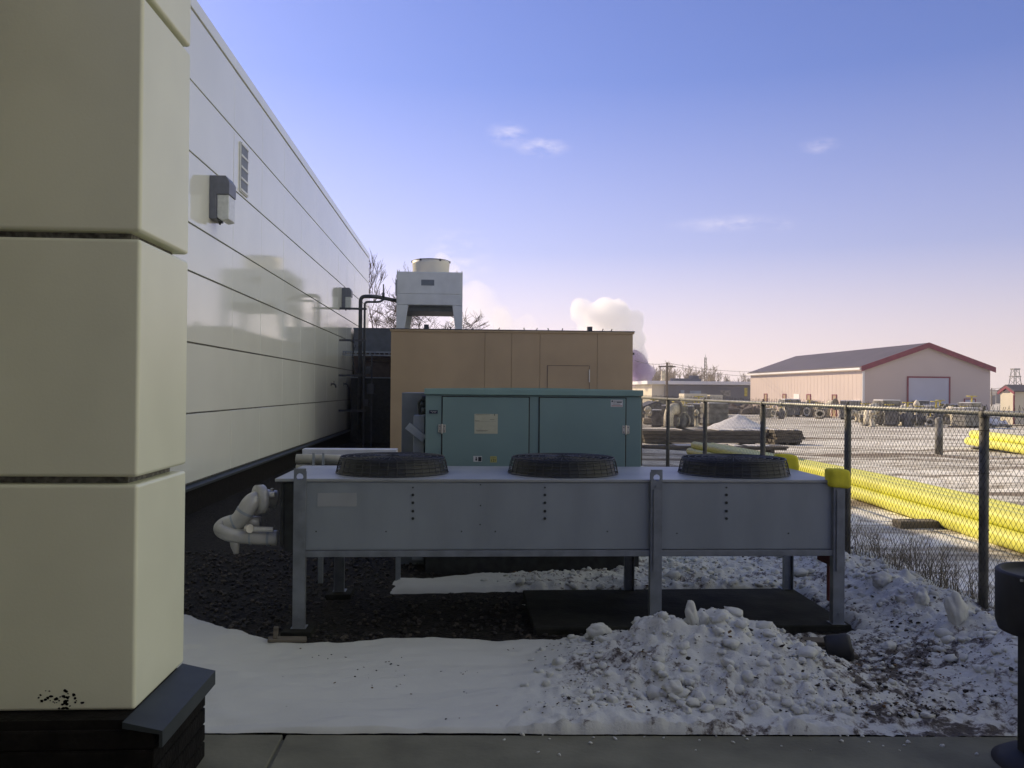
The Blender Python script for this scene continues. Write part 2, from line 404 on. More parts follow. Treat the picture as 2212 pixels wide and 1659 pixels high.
def snow_mat():
    m = bpy.data.materials.new('snow'); m.use_nodes = True; t = m.node_tree; b = t.nodes['Principled BSDF']; b.inputs['Roughness'].default_value = .75
    b.inputs['Specular IOR Level'].default_value = .3
    g = t.nodes.new('ShaderNodeNewGeometry'); at = t.nodes.new('ShaderNodeAttribute'); at.attribute_name = 'dirt_and_shade'
    n1 = t.nodes.new('ShaderNodeTexNoise'); n1.inputs['Scale'].default_value = 22; n1.inputs['Detail'].default_value = 7; n1.inputs['Roughness'].default_value = .7
    t.links.new(g.outputs['Position'], n1.inputs[0])
    n3 = t.nodes.new('ShaderNodeTexNoise'); n3.inputs['Scale'].default_value = 2.6; n3.inputs['Detail'].default_value = 4
    t.links.new(g.outputs['Position'], n3.inputs[0])
    ad = t.nodes.new('ShaderNodeMath'); ad.operation = 'MULTIPLY_ADD'; t.links.new(at.outputs['Fac'], ad.inputs[0]); ad.inputs[1].default_value = .34; t.links.new(n1.outputs[0], ad.inputs[2])
    a2 = t.nodes.new('ShaderNodeMath'); a2.operation = 'MULTIPLY_ADD'; t.links.new(n3.outputs[0], a2.inputs[0]); a2.inputs[1].default_value = .25; t.links.new(ad.outputs[0], a2.inputs[2])
    r = t.nodes.new('ShaderNodeValToRGB'); t.links.new(a2.outputs[0], r.inputs[0]); el = r.color_ramp.elements
    el[0].position = .84; el[0].color = (.55, .55, .50, 1); el[1].position = .99; el[1].color = (.075, .062, .05, 1)
    q = el.new(.91); q.color = (.30, .28, .25, 1)
    t.links.new(r.outputs[0], b.inputs['Base Color'])
    n2 = t.nodes.new('ShaderNodeTexNoise'); n2.inputs['Scale'].default_value = 60; n2.inputs['Detail'].default_value = 4
    t.links.new(g.outputs['Position'], n2.inputs[0])
    mm = t.nodes.new('ShaderNodeMath'); mm.operation = 'MULTIPLY'; mb = t.nodes.new('ShaderNodeMath'); mb.operation = 'ADD'; mb.inputs[1].default_value = .22; t.links.new(at.outputs['Fac'], mb.inputs[0]); t.links.new(mb.outputs[0], mm.inputs[0]); t.links.new(n2.outputs[0], mm.inputs[1])
    bp = t.nodes.new('ShaderNodeBump'); bp.inputs['Strength'].default_value = .7; bp.inputs['Distance'].default_value = .012
    t.links.new(mm.outputs[0], bp.inputs['Height']); t.links.new(bp.outputs[0], b.inputs['Normal'])
    return m
MATS['snow'] = snow_mat()
def snow_sheet(name, X, Yv, edge=False):
    bm = BM(); lay = bm.verts.layers.float.new('dirt_and_shade'); G = []
    for x in X:
        row = []
        for y_ in Yv:
            y = y_ + ((ye(x) + .004 + .012*fbm(x*2, 1.5) + .006*fbm(x*11, 3) - Yv[0]) * max(0, 1 - (y_ - Yv[0])/.6) if edge else 0)
            h = snow_h(x, y)
            if edge and y_ == Yv[0]: h = min(h, .034)
            v = bm.verts.new((x, y, h))
            r = rough_amt(x, y)
            path = exp(-((x - 2.35)/.42)**2) * sst(6.6, 5.2, y)
            left = .22*exp(-((x - .75)/.2)**2) * exp(-((y - 4.9)/.25)**2)
            ds, _p = noise.voronoi(Vector((x*9 + .5*noise.noise(Vector((x*4, y*4, 2))), y*10, 3)))  # gaps between lumps darkened like shade for crisper relief, mixed with real dirt
            v[lay] = max(0, min(1.2, (1 - .5*exp(-((x - 1.3)/.55)**2 - ((y - 4.95)/.45)**2)) * r * (.18 + .28*fbm(x*1.5, y*1.5, 20) + .55*sst(.25, .7, ds[0])) + .40*path + left))
            row.append(v)
        G.append(row)
    for i in range(len(X) - 1):
        for j in range(len(Yv) - 1):
            q = (G[i][j], G[i+1][j], G[i+1][j+1], G[i][j+1])
            if max(v.co.z for v in q) > -.03: bm.faces.new(q)
    for v in [v for v in bm.verts if not v.link_faces]: bm.verts.remove(v)
    return struct(new_obj(name, bm, 'snow', smooth=True))
XA = [-3.4 + .04*i for i in range(90)] + [.2 + .0145*i for i in range(256)] + [3.92, 4.0]
snow_sheet('snow_ground', XA, [4.11 + .015*j for j in range(190)] + [6.96 + .024*j for j in range(70)], True)
snow_sheet('snow_ground', [-3.4 + .07*i for i in range(106)], [6.96 + .024*69 + .07*j for j in range(163)])

# clods and grit on the rough snow: far too many to count
def blob(bm, c, s, sub=1, sq=(1, 1, .75), mi=0, jag=.35):
    r = bmesh.ops.create_icosphere(bm, subdivisions=sub, radius=1)
    k = random.uniform(0, 100); M = Matrix.Rotation(random.uniform(0, 6.3), 3, 'Z') @ Matrix.Rotation(random.uniform(-.5, .5), 3, 'X')
    for v in r['verts']:
        n_ = 1 + jag * noise.noise(v.co * 1.7 + Vector((k, k, 0)))*1.6
        v.co = M @ Vector((v.co.x*sq[0]*n_, v.co.y*sq[1]*n_, v.co.z*sq[2]*n_)) * s + Vector(c)
        for f in v.link_faces: f.material_index = mi
rnd = random.Random(3)
bm = BM(); cnt = 0
while cnt < 2000:
    x = rnd.uniform(.2, 3.75); y = 4.15 + 5.2 * rnd.random()**1.5
    r = rough_amt(x, y)
    if smask(x, y) < .05 or rnd.random() > r: continue
    if 5.65 < y < 6.9 and x < 2.72 and (rnd.random() > .12 or x < .5): continue
    p = exp(-((x - 1.4)/.6)**2 - ((y - 4.9)/.5)**2)
    big = rnd.random()
    s = .008 + .022 * big**2.5 + (.03 * rnd.random()**3 if rnd.random() < .25 + .3*p else 0)
    if 6.9 < y < 8.2: s *= 1.25
    if x > 2.0 and x < 2.8 and y < 6: s *= .6
    blob(bm, (x, y, max(snow_h(x, y), .05 if 5.65 < y < 6.9 and x < 2.72 else -1) + s*.02), s, 2 if s > .018 else 1, (1, rnd.uniform(.6, 1.5), rnd.uniform(.45, .9)), jag=.38)
    cnt += 1
for _ in range(40):
    x = rnd.uniform(.2, 3.3); y = ye(x) - rnd.random()**2*.22; s = rnd.uniform(.004, .013)
    blob(bm, (x, y, .03 + s*.3), s, 1, (1, rnd.uniform(.7, 1.4), .6), jag=.5)
la = bm.verts.layers.float.new('dirt_and_shade')
for v in bm.verts: v[la] = .2
struct(tag(new_obj('snow_chunks', bm, 'snow', smooth=True), 'loose grey snow clods scattered over the shovelled pile and the rough snow', 'snow clods'), 'stuff')
mat('grit', (.02, .016, .012), rough=.9, var=.5, scale=20)
mat('leaf_litter', (.12, .07, .03), rough=.9, var=.5, scale=20)
bm = BM(); cnt = 0
for _ in range(150):
    x = rnd.uniform(-1.0, 1.0); y = rnd.uniform(4.15, 5.4); s = rnd.uniform(.002, .006)
    if fbm(x*1.6, y*2.2, 40) < .05: continue
    blob(bm, (x, y, snow_h(x, y) + s*.3), s, 1, (1, rnd.uniform(.6, 2.2), .4), mi=rnd.random() < .4, jag=.5)
while cnt < 2800:
    x = rnd.uniform(.4, 3.5); y = 4.15 + 4.5 * rnd.random()**1.4
    if smask(x, y) < .05 or (5.65 < y < 6.9 and x < 2.72): continue
    w = .25*rough_amt(x, y) + .75*exp(-((x - 2.3)/.45)**2) * sst(6.8, 5.5, y)
    if rnd.random() > w: continue
    s = rnd.uniform(.002, .007) + (.008 if rnd.random() < .06 else 0)
    blob(bm, (x, y, snow_h(x, y) + s*.3), s, 1, (1, rnd.uniform(.6, 1.6), .5), mi=1 if rnd.random() < .18 else 0, jag=.5)
    cnt += 1
struct(tag(new_obj('grit', bm, ['grit', 'leaf_litter']), 'dark grit and leaf crumbs strewn over the trampled snow path', 'grit'), 'stuff')
mat('pebble_a', (.02, .018, .016), rough=.8, var=.4, scale=20); mat('pebble_b', (.055, .045, .035), rough=.8, var=.4, scale=20)
bm = BM()
for _ in range(3600):
    x = rnd.uniform(-2.9, 1.4); y = rnd.uniform(5.45, 8.8)
    if smask(x, y) > .0 and rnd.random() > .03: continue
    if x > .45 and 5.72 < y < 6.86: continue
    s = rnd.uniform(.008, .02)
    blob(bm, (x, y, .006 + s*.3), s, 1, (1, rnd.uniform(.7, 1.3), .7), mi=rnd.random() < .3)
struct(tag(new_obj('pebbles', bm, ['pebble_a', 'pebble_b']), 'dark landscaping pebbles beside the building wall and condenser', 'pebbles'), 'stuff')

# ------------------------------------------------------------------ main building
B = thing('industrial_building', (-3.5, 3.3, 0), 'long cream metal panelled building with projecting pier, filling the left side', 'building')
B0 = Vector((-3.5, 3.3, 0))
def bpart(name, bm, m, smooth=False):
    o = new_obj(name, bm, m, smooth=smooth); o.parent = B; o.location = -B0; return o
XW = -3.5; YE = 32.0; ROOF = 6.69
rows = [.41, 1.315, 2.23, 3.145, 3.76, 4.675, 5.59, 6.50]
bm = BM()
vj = [-2.6 + .0]; 
ysj = [13.19 + 1.83*k for k in range(-9, 12)]
ysj = [-4.0] + [y for y in ysj if 13 < y < YE - .4 or -3.9 < y < 10] + [YE]
for i in range(len(rows) - 1):
    for a, b in zip(ysj[:-1], ysj[1:]):
        if a >= 3.3 - .01 or b > 3.3:
            tilt = random.uniform(-.0016, .0016); t2 = random.uniform(-.0012, .0012)
            vs = box(bm, XW - .06, XW, a + .0045, b - .0045, rows[i] + .011, rows[i+1] - .011, .003, seg=1)
            ym, zm = (a + b)/2, (rows[i] + rows[i+1])/2
            for v in vs: v.co.x += (v.co.y - ym)*tilt + (v.co.z - zm)*t2
bpart('wall_panel', bm, 'cream_panel')
bm = BM(); box(bm, XW - 12, XW - .035, 3.9, YE - .02, .30, 6.6)
bpart('wall_core', bm, 'sealant')
bm = BM()
for a, b in zip(ysj[:-1], ysj[1:]):
    if b > 3.3:
        box(bm, XW - .3, XW + .012, a + .002, b - .002, 6.515, ROOF, .006, seg=1)
bpart('parapet_cap', bm, 'cream_panel')
bm = BM()
prism(bm, [(XW - .05, .40), (XW + .05, .36), (XW + .05, .33), (XW - .05, .33)], 'y', 3.9, YE)
bpart('base_flashing', bm, 'cap_metal')
bm = BM(); box(bm, XW - .5, XW - .012, 3.9, YE, -.1, .34)
bpart('base_wall', bm, 'dark_brick')
bm = BM()                                   # far end return
box(bm, XW - 12, XW - .3, YE - .3, YE, .4, ROOF - .02)
bpart('end_wall', bm, 'cream_panel')
# the pier: stacked thick panels with deep joints, rounded edges
PX, PY0, PY1 = -1.22, 3.30, 3.87
zj = [.43, 1.295, 2.225, 3.15, 4.07, 4.98, 5.9, 6.86]
bm = BM()
for i in range(len(zj) - 1):
    box(bm, -7.0, PX, PY0, PY1, zj[i] + (.014 if i else 0), zj[i+1] - .014, .015, seg=4)
bpart('pier_panel', bm, 'pier_panel', smooth=True)
for o in (bpy.data.objects['pier_panel'],):
    mo = o.modifiers.new('wn', 'WEIGHTED_NORMAL')
bm = BM(); box(bm, -6.9, PX - .055, PY0 + .055, PY1 - .05, .3, 6.8)
bpart('pier_core', bm, 'sealant')
# plinth with sloping metal cap
bm = BM(); CX = -1.08
prism(bm, [(PX - .004, .4285), (CX, .395), (CX, .335), (CX - .012, .335), (CX - .012, .382), (PX - .004, .405)], 'y', 3.19, 3.86)
bpart('plinth_cap', bm, 'cap_metal')
bm = BM()
for k in range(6):                           # brick courses with raked joints
    box(bm, -7, CX - .035, 3.20, 3.835, -.05 + k*.075, .018 + k*.075, .004, seg=1)
box(bm, -6.99, CX - .047, 3.212, 3.823, -.05, .38); box(bm, -6.98, PX - .006, 3.215, 3.80, .381, .428)
bpart('plinth', bm, 'dark_brick')
# unseen wall and slab behind the camera, added to darken camera-facing sides
bm = BM()
box(bm, -14, 3, -3.4, -3.0, 0, 6.86)
bpart('unseen_shade_wall', bm, 'far_gray')
bm = BM(); box(bm, -7, -1.3, -3.0, 2.85, 3.36, 3.7)
bpart('unseen_shade_canopy', bm, 'tan_paint')
# wall louvre
V = bm = BM()
y0, y1, z0, z1 = 13.50, 13.98, 4.72, 5.50
box(bm, XW + .001, XW + .02, y0, y1, z0, z1, .003, seg=1)
for k in range(5): box(bm, XW + .021, XW + .032, y0 + .02, y1 - .02, z0 + .02 + k*.18, z0 + .055 + k*.18)
vent = bpart('louvre', bm, 'white_paint')
bm = BM()
for k in range(4): box(bm, XW + .0205, XW + .024, y0 + .04, y1 - .04, z0 + .057 + k*.18, z0 + .198 + k*.18)
o = new_obj('louvre_screen', bm, 'louver_gray'); o.parent = vent
# stain/chip near pier base
bm = BM()
for _ in range(26):
    px = -1.22 - .01 - random.uniform(.30, .44); 
for (px_, pz_) in [(random.gauss(125, 22), random.gauss(1508, 9)) for _ in range(34)] + [(random.gauss(142, 5), random.uniform(1505, 1535)) for _ in range(14)]:
    q = on_y(px_, pz_, PY0 - .001)
    s = random.uniform(.002, .006)
    r_ = bmesh.ops.create_circle(bm, cap_ends=True, segments=7, radius=s)
    for v in r_['verts']: v.co = Vector((q.x + v.co.x*random.uniform(.8, 1.6), PY0 - .0012, q.z + v.co.y*random.uniform(.7, 1.3)))
bpart('chipped_paint', bm, 'dark_brick')

# wall pack lamps
def wall_lamp(y, z, label):
    t = thing('wall_lamp', (XW, y, z), label, 'wall light', 'wall lights along the cream wall')
    bm = BM()
    prism(bm, [(.0, 0), (.10, 0), (.10, .34), (.27, .34), (.27, .52), (.22, .60), (0, .60)], 'y', 0, .36)
    h = new_obj('housing', bm, 'lamp_bronze', t)
    bo = h.modifiers.new('b', 'BEVEL'); bo.width = .008; bo.segments = 2
    bm = BM(); prism(bm, [(.102, .02), (.17, -.02), (.262, .0), (.262, .338), (.102, .338)], 'y', .012, .348)
    g_ = new_obj('lens', bm, 'lamp_glass', t); bo = g_.modifiers.new('b', 'BEVEL'); bo.width = .012; bo.segments = 2
    bm = BM(); tube(bm, [(.10, .18, -.005), (.10, .18, -.05)], [.03, .012], 10)
    new_obj('drain_nub', bm, 'dark_pipe', t)
    bm = BM(); tube(bm, [(.06, .18, .60), (.06, .18, .625)], .025, 10); new_obj('conduit_hub', bm, 'dark_pipe', t)
    return t
l1 = wall_lamp(11.95, 3.98, 'bronze wall light with frosted lens, nearer of two on the cream wall')
l2 = dup(l1, (XW, 24.9, 3.98), None, 'bronze wall light beside the vertical pipes, farther of two on the cream wall')
# hose bibbs
for k, (px, lab) in enumerate([(715, 'small wall tap on the lower cream panels, left one of a pair'), (742, 'small wall tap on the lower cream panels, nearer the vertical pipes')]):
    q = on_x(px, 830, XW)
    bm = BM(); tube(bm, bez([(0, 0, 0), (.07, 0, .01), (.12, 0, -.03), (.13, 0, -.09)], 5), .022, 8); tube(bm, [(.0, 0, 0), (.012, 0, 0)], .05, 12)
    tube(bm, [(.08, 0, .01), (.08, 0, .07)], .008, 6); tube(bm, [(.08, -.04, .07), (.08, .04, .07)], .01, 6)
    o = new_obj('wall_tap', bm, 'dark_pipe', None, True, q); tag(o, lab, 'tap', 'wall taps low on the cream wall')

# ------------------------------------------------------------------ the large three-fan condenser in front
UX0, UX1 = on_y(593, 1040, 5.78).x, 2.62
UY0, UY1, UZ0, UZ1 = 5.80, 6.78, .52, 1.045
U = thing('three_fan_condenser', (.8, 6.3, .05), 'long grey air cooled condenser with three fans on steel legs', 'condenser')
def upart(name, bm, m, par=U, smooth=False):
    o = new_obj(name, bm, m, smooth=smooth); o.parent = par
    if par is U: o.location = -Vector((.8, 6.3, .05))
    return o
XL = on_y(662, 1040, UY0).x; XM0 = on_y(1404, 1040, UY0).x; XM1 = on_y(1428, 1040, UY0).x; XR = on_y(1797, 1046, UY0).x
bm = BM()
box(bm, XL, XM0 + .01, UY0, UY0 + .02, UZ0 + .045, UZ1 - .022, .002, seg=1)
box(bm, XM1 - .01, UX1 - .02, UY0, UY0 + .02, UZ0 + .045, UZ1 - .022, .002, seg=1)
upart('side_panel', bm, 'unit_side')
bm = BM()
box(bm, UX0, UX1, UY0 - .012, UY1, UZ1 - .02, UZ1, .003, seg=1)
upart('top_deck', bm, 'unit_deck')
bm = BM()
box(bm, XL - .02, UX1 - .02, UY0 - .022, UY0 + .04, UZ0, UZ0 + .042, .003, seg=1)
box(bm, XL - .02, UX1 - .02, UY1 - .04, UY1, UZ0, UZ0 + .042)
box(bm, UX0 + .03, UX1, UY1 - .022, UY1 - .002, UZ0 + .045, UZ1 - .022)
box(bm, UX1 - .018, UX1, UY0 + .002, UY1 - .024, UZ0 + .01, UZ1 - .022)
upart('frame_rail', bm, 'leg_steel')
bm = BM()
box(bm, XL - .03, UX1 - .04, UY0 + .06, UY1 - .04, UZ0 + .01, UZ0 + .05)      # finned coil, seen from below
for k in range(24): box(bm, UX0 + .03, UX0 + .05, UY0 + .03 + k*.038, UY0 + .05 + k*.038, UZ0 + .06, UZ1 - .03)
box(bm, UX0 + .05, XL, UY0 + .04, UY1 - .04, UZ0 + .03, UZ1 - .03)
upart('coil', bm, 'black_metal')
bm = BM()                                   # faded rectangle where a sign used to be
a = on_y(686, 1065, UY0); b = on_y(770, 1094, UY0); box(bm, a.x, b.x, UY0 - .0025, UY0 + .001, b.z, a.z)
upart('faded_label_patch', bm, 'patch_paint')
# bolts and vertical screw rows
for px in (892, 1177, 1569):
    for k, py in enumerate((1053, 1069, 1086, 1104, 1120)):
        q = on_y(px, py, UY0); bm = BM(); tube(bm, [(q.x, UY0 + .001, q.z), (q.x, UY0 - .008, q.z)], .006 if k == 0 else .010, 6); upart('bolt', bm, 'black_metal')
for (px, py) in [(1070, 1148), (834, 1148), (1312, 1148), (997, 1148), (1038, 1047), (1462, 1152), (1703, 1152), (1037, 1133), (1038, 1092), (683, 1148)]:
    q = on_y(px, py, UY0); bm = BM(); tube(bm, [(q.x, UY0 + .001, q.z), (q.x, UY0 - .005, q.z)], .005, 6); upart('screw', bm, 'black_metal')
# legs: channel sections with a lifting eye at the top
def leg(px, y, front=True):
    x = on_y(px, 1200, y).x; w = .04; bm = BM(); zt = 1.115 if front else UZ1 - .03
    # web with a hole near the top
    def web(y0_, y1_):
        zc = zt - .055; n_ = 16; r_ = .023
        rings = []
        for yy in (y0_, y1_):
            outer = []; inner = []
            for k in range(n_):
                an = 2*pi*k/n_ + pi/4
                ox, oz = cos(an), sin(an); s_ = 1/max(abs(ox), abs(oz))
                outer.append(bm.verts.new((x + ox*s_*w, yy, zc + oz*s_*.055)))
                inner.append(bm.verts.new((x + ox*r_, yy, zc + oz*r_)))
            rings.append((outer, inner))
        (o1, i1), (o2, i2) = rings
        for k in range(n_):
            j = (k+1) % n_
            bm.faces.new((o1[k], o1[j], i1[j], i1[k])); bm.faces.new((o2[j], o2[k], i2[k], i2[j]))
            bm.faces.new((i1[k], i1[j], i2[j], i2[k])); bm.faces.new((o1[j], o1[k], o2[k], o2[j]))
    if front:
        web(y - .034, y - .026)
        box(bm, x - w, x + w, y - .034, y - .026, .05, zt - .11)
    else: box(bm, x - w, x + w, y - .034, y - .026, .05, zt)
    if front:
        box(bm, x - w, x - w + .006, y - .025, y - .002 , .05, zt - .02); box(bm, x + w - .006, x + w, y - .025, y - .002, .05, zt - .02)
        box(bm, x - w + .002, x - w + .008, y - .002, y + .03, .05, UZ0 - .005); box(bm, x + w - .008, x + w - .002, y - .002, y + .03, .05, UZ0 - .005)
    else:
        box(bm, x - w, x - w + .006, y - .06, y - .035, .05, zt); box(bm, x + w - .006, x + w, y - .06, y - .035, .05, zt)
    box(bm, x - .05, x + .05, y - .045, y + .05, .048, .053)
    for z in (.12, .56, .62, .82, 1.0): tube(bm, [(x, y - .033, z), (x, y - .042, z)], .008, 6)
    # slotted strut fixed on the face
    if front and px > 1000:
        box(bm, x - .022, x + .022, y - .046, y - .035, .42, .98)
    upart('leg', bm, 'leg_steel')
for px in (648, 1415, 1808): leg(px, UY0)
for px in (735, 1357, 1698): leg(px, UY1 + .06, False)
# fans with their wire guards
def fan(cx, cy):
    g_ = BM(); H = .115; r0, r1 = .405, .375
    for (r_, z) in ((r0, .005), (.397, .028), (.39, .055), (.384, .08), (.379, .10), (r1, H), (.33, H + .002), (.28, H + .003), (.23, H+.004), (.18, H+.004), (.13, H+.005), (.08, H + .005)):
        tube(g_, [(cx + r_*cos(2*pi*k/40), cy + r_*sin(2*pi*k/40), UZ1 + z) for k in range(41)], .0028 if z not in (.005, H) else .0045, 4, False)
    for k in range(40):
        a = 2*pi*k/40
        tube(g_, [(cx + r*cos(a), cy + r*sin(a), UZ1 + z) for r, z in ((r0, 0), (.388, .08), (r1, H), (.2, H + .004), (.05, H + .005))], .0024, 4, False)
    gd = upart('fan_guard', g_, 'guard_wire')
    bm = BM()
    lathe(bm, [(.392, 0), (.378, .03), (.370, .06), (.364, .108), (.355, .108), (.355, .06), (.36, 0)], 48, (cx, cy, UZ1 + .001))
    upart('fan_ring', bm, 'black_metal', smooth=True)
    bm = BM()
    lathe(bm, [(0, .09), (.055, .09), (.07, .075), (.07, .0), (0, 0)], 20, (cx, cy, UZ1))
    for k in range(4):
        a = k*pi/2 + cx
        M = Matrix.Translation((cx, cy, UZ1 + .06)) @ Matrix.Rotation(a, 4, 'Z')
        vs = [bm.verts.new(M @ Vector(p)) for p in ((.06, -.05, .02), (.33, -.13, .03), (.34, .10, -.03), (.06, .05, -.02))]
        bm.faces.new(vs)
        vs2 = [bm.verts.new(v.co + Vector((0, 0, .003))) for v in vs]; bm.faces.new(vs2[::-1])
        for i in range(4): bm.faces.new((vs[i], vs[(i+1) % 4], vs2[(i+1) % 4], vs2[i]))
    upart('fan', bm, 'black_metal')
FY = (UY0 + UY1)/2 - .03
for px in (848, 1216, 1584): fan(on_y(px, 1010, FY).x, FY)
# yellow foam corner bumpers (lie on the corners)
def bumper(q, rz, s, label):
    bm = BM(); r = bmesh.ops.create_cube(bm, size=1)
    bmesh.ops.subdivide_edges(bm, edges=bm.edges[:], cuts=5, use_grid_fill=True)
    for v in bm.verts:
        p = v.co.copy(); l = (abs(p.x*2)**6 + abs(p.y*2)**6 + abs(p.z*2)**6) ** (1/6)
        p /= max(l, 1); p += Vector((1, 1, 1)) * .025 * noise.noise(p*3 + Vector((s, 0, 0)))
        v.co = Vector((p.x*.225, p.y*.15, p.z*.19)) * s
        v.co.x += .02 * (-p.z)
    o = new_obj('foam_bumper', bm, 'yellow_foam', None, True, q); o.rotation_euler = (0, R(3), rz)
    tag(o, label, 'foam bumper', 'yellow foam bumpers on the condenser corners')
q = on_y(1809, 1031, UY0); bumper((q.x + .0, UY0 - .005, q.z - .005), R(4), .70, 'yellow foam bumper capping the near right corner post of the grey condenser')
q = on_y(1706, 1001, UY1); bumper((q.x - .03, UY1 + .0, q.z), R(-6), .80, 'yellow foam bumper on the far corner of the grey condenser behind its right fan')
# electrical box on the right end
bm = BM(); box(bm, UX1 + .002, UX1 + .10, UY0 + .12, UY0 + .35, .42, .70, .008); box(bm, UX1 + .03, UX1 + .06, UY0 + .2, UY0 + .24, .15, .42)
upart('electrical_box', bm, 'rust_red')
# insulated header pipes at the left end
def PP(px, py, y): return on_y(px, py, y)
bm = BM(); Y = 5.95
tube(bm, bez([PP(596, 1078, Y+.1), PP(570, 1076, Y+.06), PP(545, 1084, Y), PP(530, 1105, Y - .02), PP(515, 1125, Y - .02), PP(490, 1138, Y - .02)], 8), .060, 20)
q0, q1 = PP(575, 1078, Y+.06), PP(553, 1080, Y+.02)
d_ = (q1 - q0).normalized()
tube(bm, [q0, q0 + d_*.015, q0 + d_*.02, q0 + d_*.07, q0 + d_*.075], [.066, .098, .102, .102, .066], 28)
tube(bm, bez([PP(600, 1162, Y), PP(560, 1160, Y - .02), PP(520, 1158, Y - .04), PP(492, 1152, Y - .06), PP(478, 1142, Y - .03), PP(490, 1132, Y), PP(520, 1124, Y + .03)], 8), .052, 20)
tube(bm, [PP(520, 1127, Y + .05), PP(562, 1128, Y + .05)], .042, 16)
tube(bm, [PP(507, 1165, Y - .04), PP(508, 1180, Y - .04), PP(511, 1196, Y - .04)], [.035, .03, .018], 12)
upart('header_pipe', bm, 'pipe_cover', smooth=True)
bm = BM()
for (pa, pb, rr_) in ((PP(531, 1103, Y - .02), PP(528, 1108, Y - .02), .0625), (PP(510, 1129, Y - .02), PP(506, 1131, Y - .02), .0625), (PP(540, 1159.5, Y - .03), PP(544, 1159.6, Y - .03), .0545), (PP(578, 1160.8, Y - .01), PP(583, 1161, Y - .01), .058)):
    tube(bm, [pa, pb], rr_, 20)
upart('pipe_band', bm, 'galvanised')
bm = BM()
tube(bm, [PP(588, 1055, Y + .08), PP(588, 1092, Y+.08)], .012, 8); tube(bm, [PP(580, 1070, Y), PP(594, 1068, Y)], .018, 8)
tube(bm, [PP(530, 1142, Y - .08), PP(590, 1144, Y - .08)], .018, 8); tube(bm, [PP(535, 1142, Y - .1), PP(540, 1142, Y - .12)], .03, 10)
upart('valve', bm, 'steel_bright')
# white covered lines running behind, from the wall to the green unit
tbm = BM(); Y = 7.2
a, b = on_y(655, 974, Y + .25), on_y(858, 978, Y + .25)
box(tbm, a.x, b.x, Y + .2, Y + .34, b.z - .02, a.z + .02, .006)
T = thing('pipe_cover_run', (a.x, Y + .2, 0), 'pale boxed pipe run crossing between the condenser and the green unit', 'pipe run')
o = new_obj('upper_cover', tbm, 'pipe_white'); o.parent = T; o.location = -T.location
bm = BM(); a, b = on_y(640, 991, Y), on_y(905, 995, Y)
tube(bm, [a, b], .04, 16); tube(bm, [a + Vector((0, 0, -.075)), b + Vector((0, 0, -.075))], .028, 12)
o = new_obj('pipe', bm, 'pipe_cover', smooth=True); o.parent = T; o.location = -T.location
bm = BM()
for px in (690, 860): 
    q = on_y(px, 990, Y); box(bm, q.x - .05, q.x + .05, Y - .06, Y + .36, q.z - .13, q.z - .115); box(bm, q.x - .02, q.x + .02, Y + .1, Y + .14, 0, q.z - .131)
    box(bm, q.x - .05, q.x - .03, Y - .06, Y - .05, q.z - .114, q.z + .05); box(bm, q.x + .03, q.x + .05, Y - .06, Y - .05, q.z - .114, q.z + .05)
o = new_obj('pipe_stand', bm, 'galvanised'); o.parent = T; o.location = -T.location

# ------------------------------------------------------------------ green unit
GY = 7.62
gx0, gx1 = on_y(919, 900, GY).x, on_y(1386, 900, GY).x
gt = on_y(1150, 841, GY).z; GB = .16
Gt = thing('green_condensing_unit', ((gx0 + gx1)/2, GY, 0), 'green painted metal equipment cabinet with two large service doors', 'equipment cabinet')
def gpart(name, bm, m, par=None, smooth=False):
    o = new_obj(name, bm, m, smooth=smooth); o.parent = par or Gt
    if par is None: o.location = -Gt.location
    return o
bm = BM(); box(bm, gx0, gx1, GY + .012, GY + 1.5, GB, gt - .055, .004, seg=1); gpart('cabinet', bm, 'green_paint')
bm = BM(); box(bm, gx0 - .012, gx1 + .012, GY - .012, GY + 1.52, gt - .054, gt, .004, seg=1); 
prism(bm, [(gx0 + .02, gt + .0), (gx0 + .8, gt + .012), (gx0 + 1.2, gt + .012), (gx1 - .02, gt + .0)], 'y', GY + .02, GY + 1.4)
gpart('lid', bm, 'green_trim')
bm = BM(); box(bm, gx0 + .01, gx1 - .01, GY + .03, GY + 1.45, .0, GB - .005); gpart('base_frame', bm, 'black_metal')
d1a, d1b = on_y(955, 900, GY).x, on_y(1143, 900, GY).x; d2a, d2b = on_y(1165, 900, GY).x, on_y(1352, 900, GY).x
zt_ = gt - .075
for (a, b, k) in ((d1a, d1b, 0), (d2a, d2b, 1)):
    bm = BM(); box(bm, a + .004, b - .004, GY, GY + .012, GB + .05, zt_, .003, seg=1); 
    dd = gpart('service_door', bm, 'green_paint')
    bm = BM()
    box(bm, a - .006, a + .0035, GY + .008, GY + .0135, GB + .04, zt_ + .008); box(bm, b - .0035, b + .006, GY + .008, GY + .0135, GB + .04, zt_ + .008)
    box(bm, a + .0036, b - .0036, GY + .008, GY + .0135, zt_ + .0005, zt_ + .008)
    sm = gpart('door_gasket', bm, 'joint_dark')
    hx = a if k == 0 else b; hz = on_y(954, 926, GY).z
    bm = BM(); box(bm, hx - .032, hx - .004, GY - .004, GY + .006, hz - .035, hz + .038, .002, seg=1); box(bm, hx + .004, hx + .032, GY - .006, GY - .001, hz - .035, hz + .038, .002, seg=1)
    tube(bm, [(hx, GY - .006, hz - .042), (hx, GY - .006, hz + .042)], .007, 8)
    hg = gpart('hinge', bm, 'steel_bright')
    bm = BM()
    for sx in (-.02, .02):
        for dz in (-.02, .022): tube(bm, [(hx + sx, GY - .004, hz + dz), (hx + sx, GY - .010, hz + dz)], .0045, 6)
    gpart('hinge_bolt', bm, 'black_metal', None)
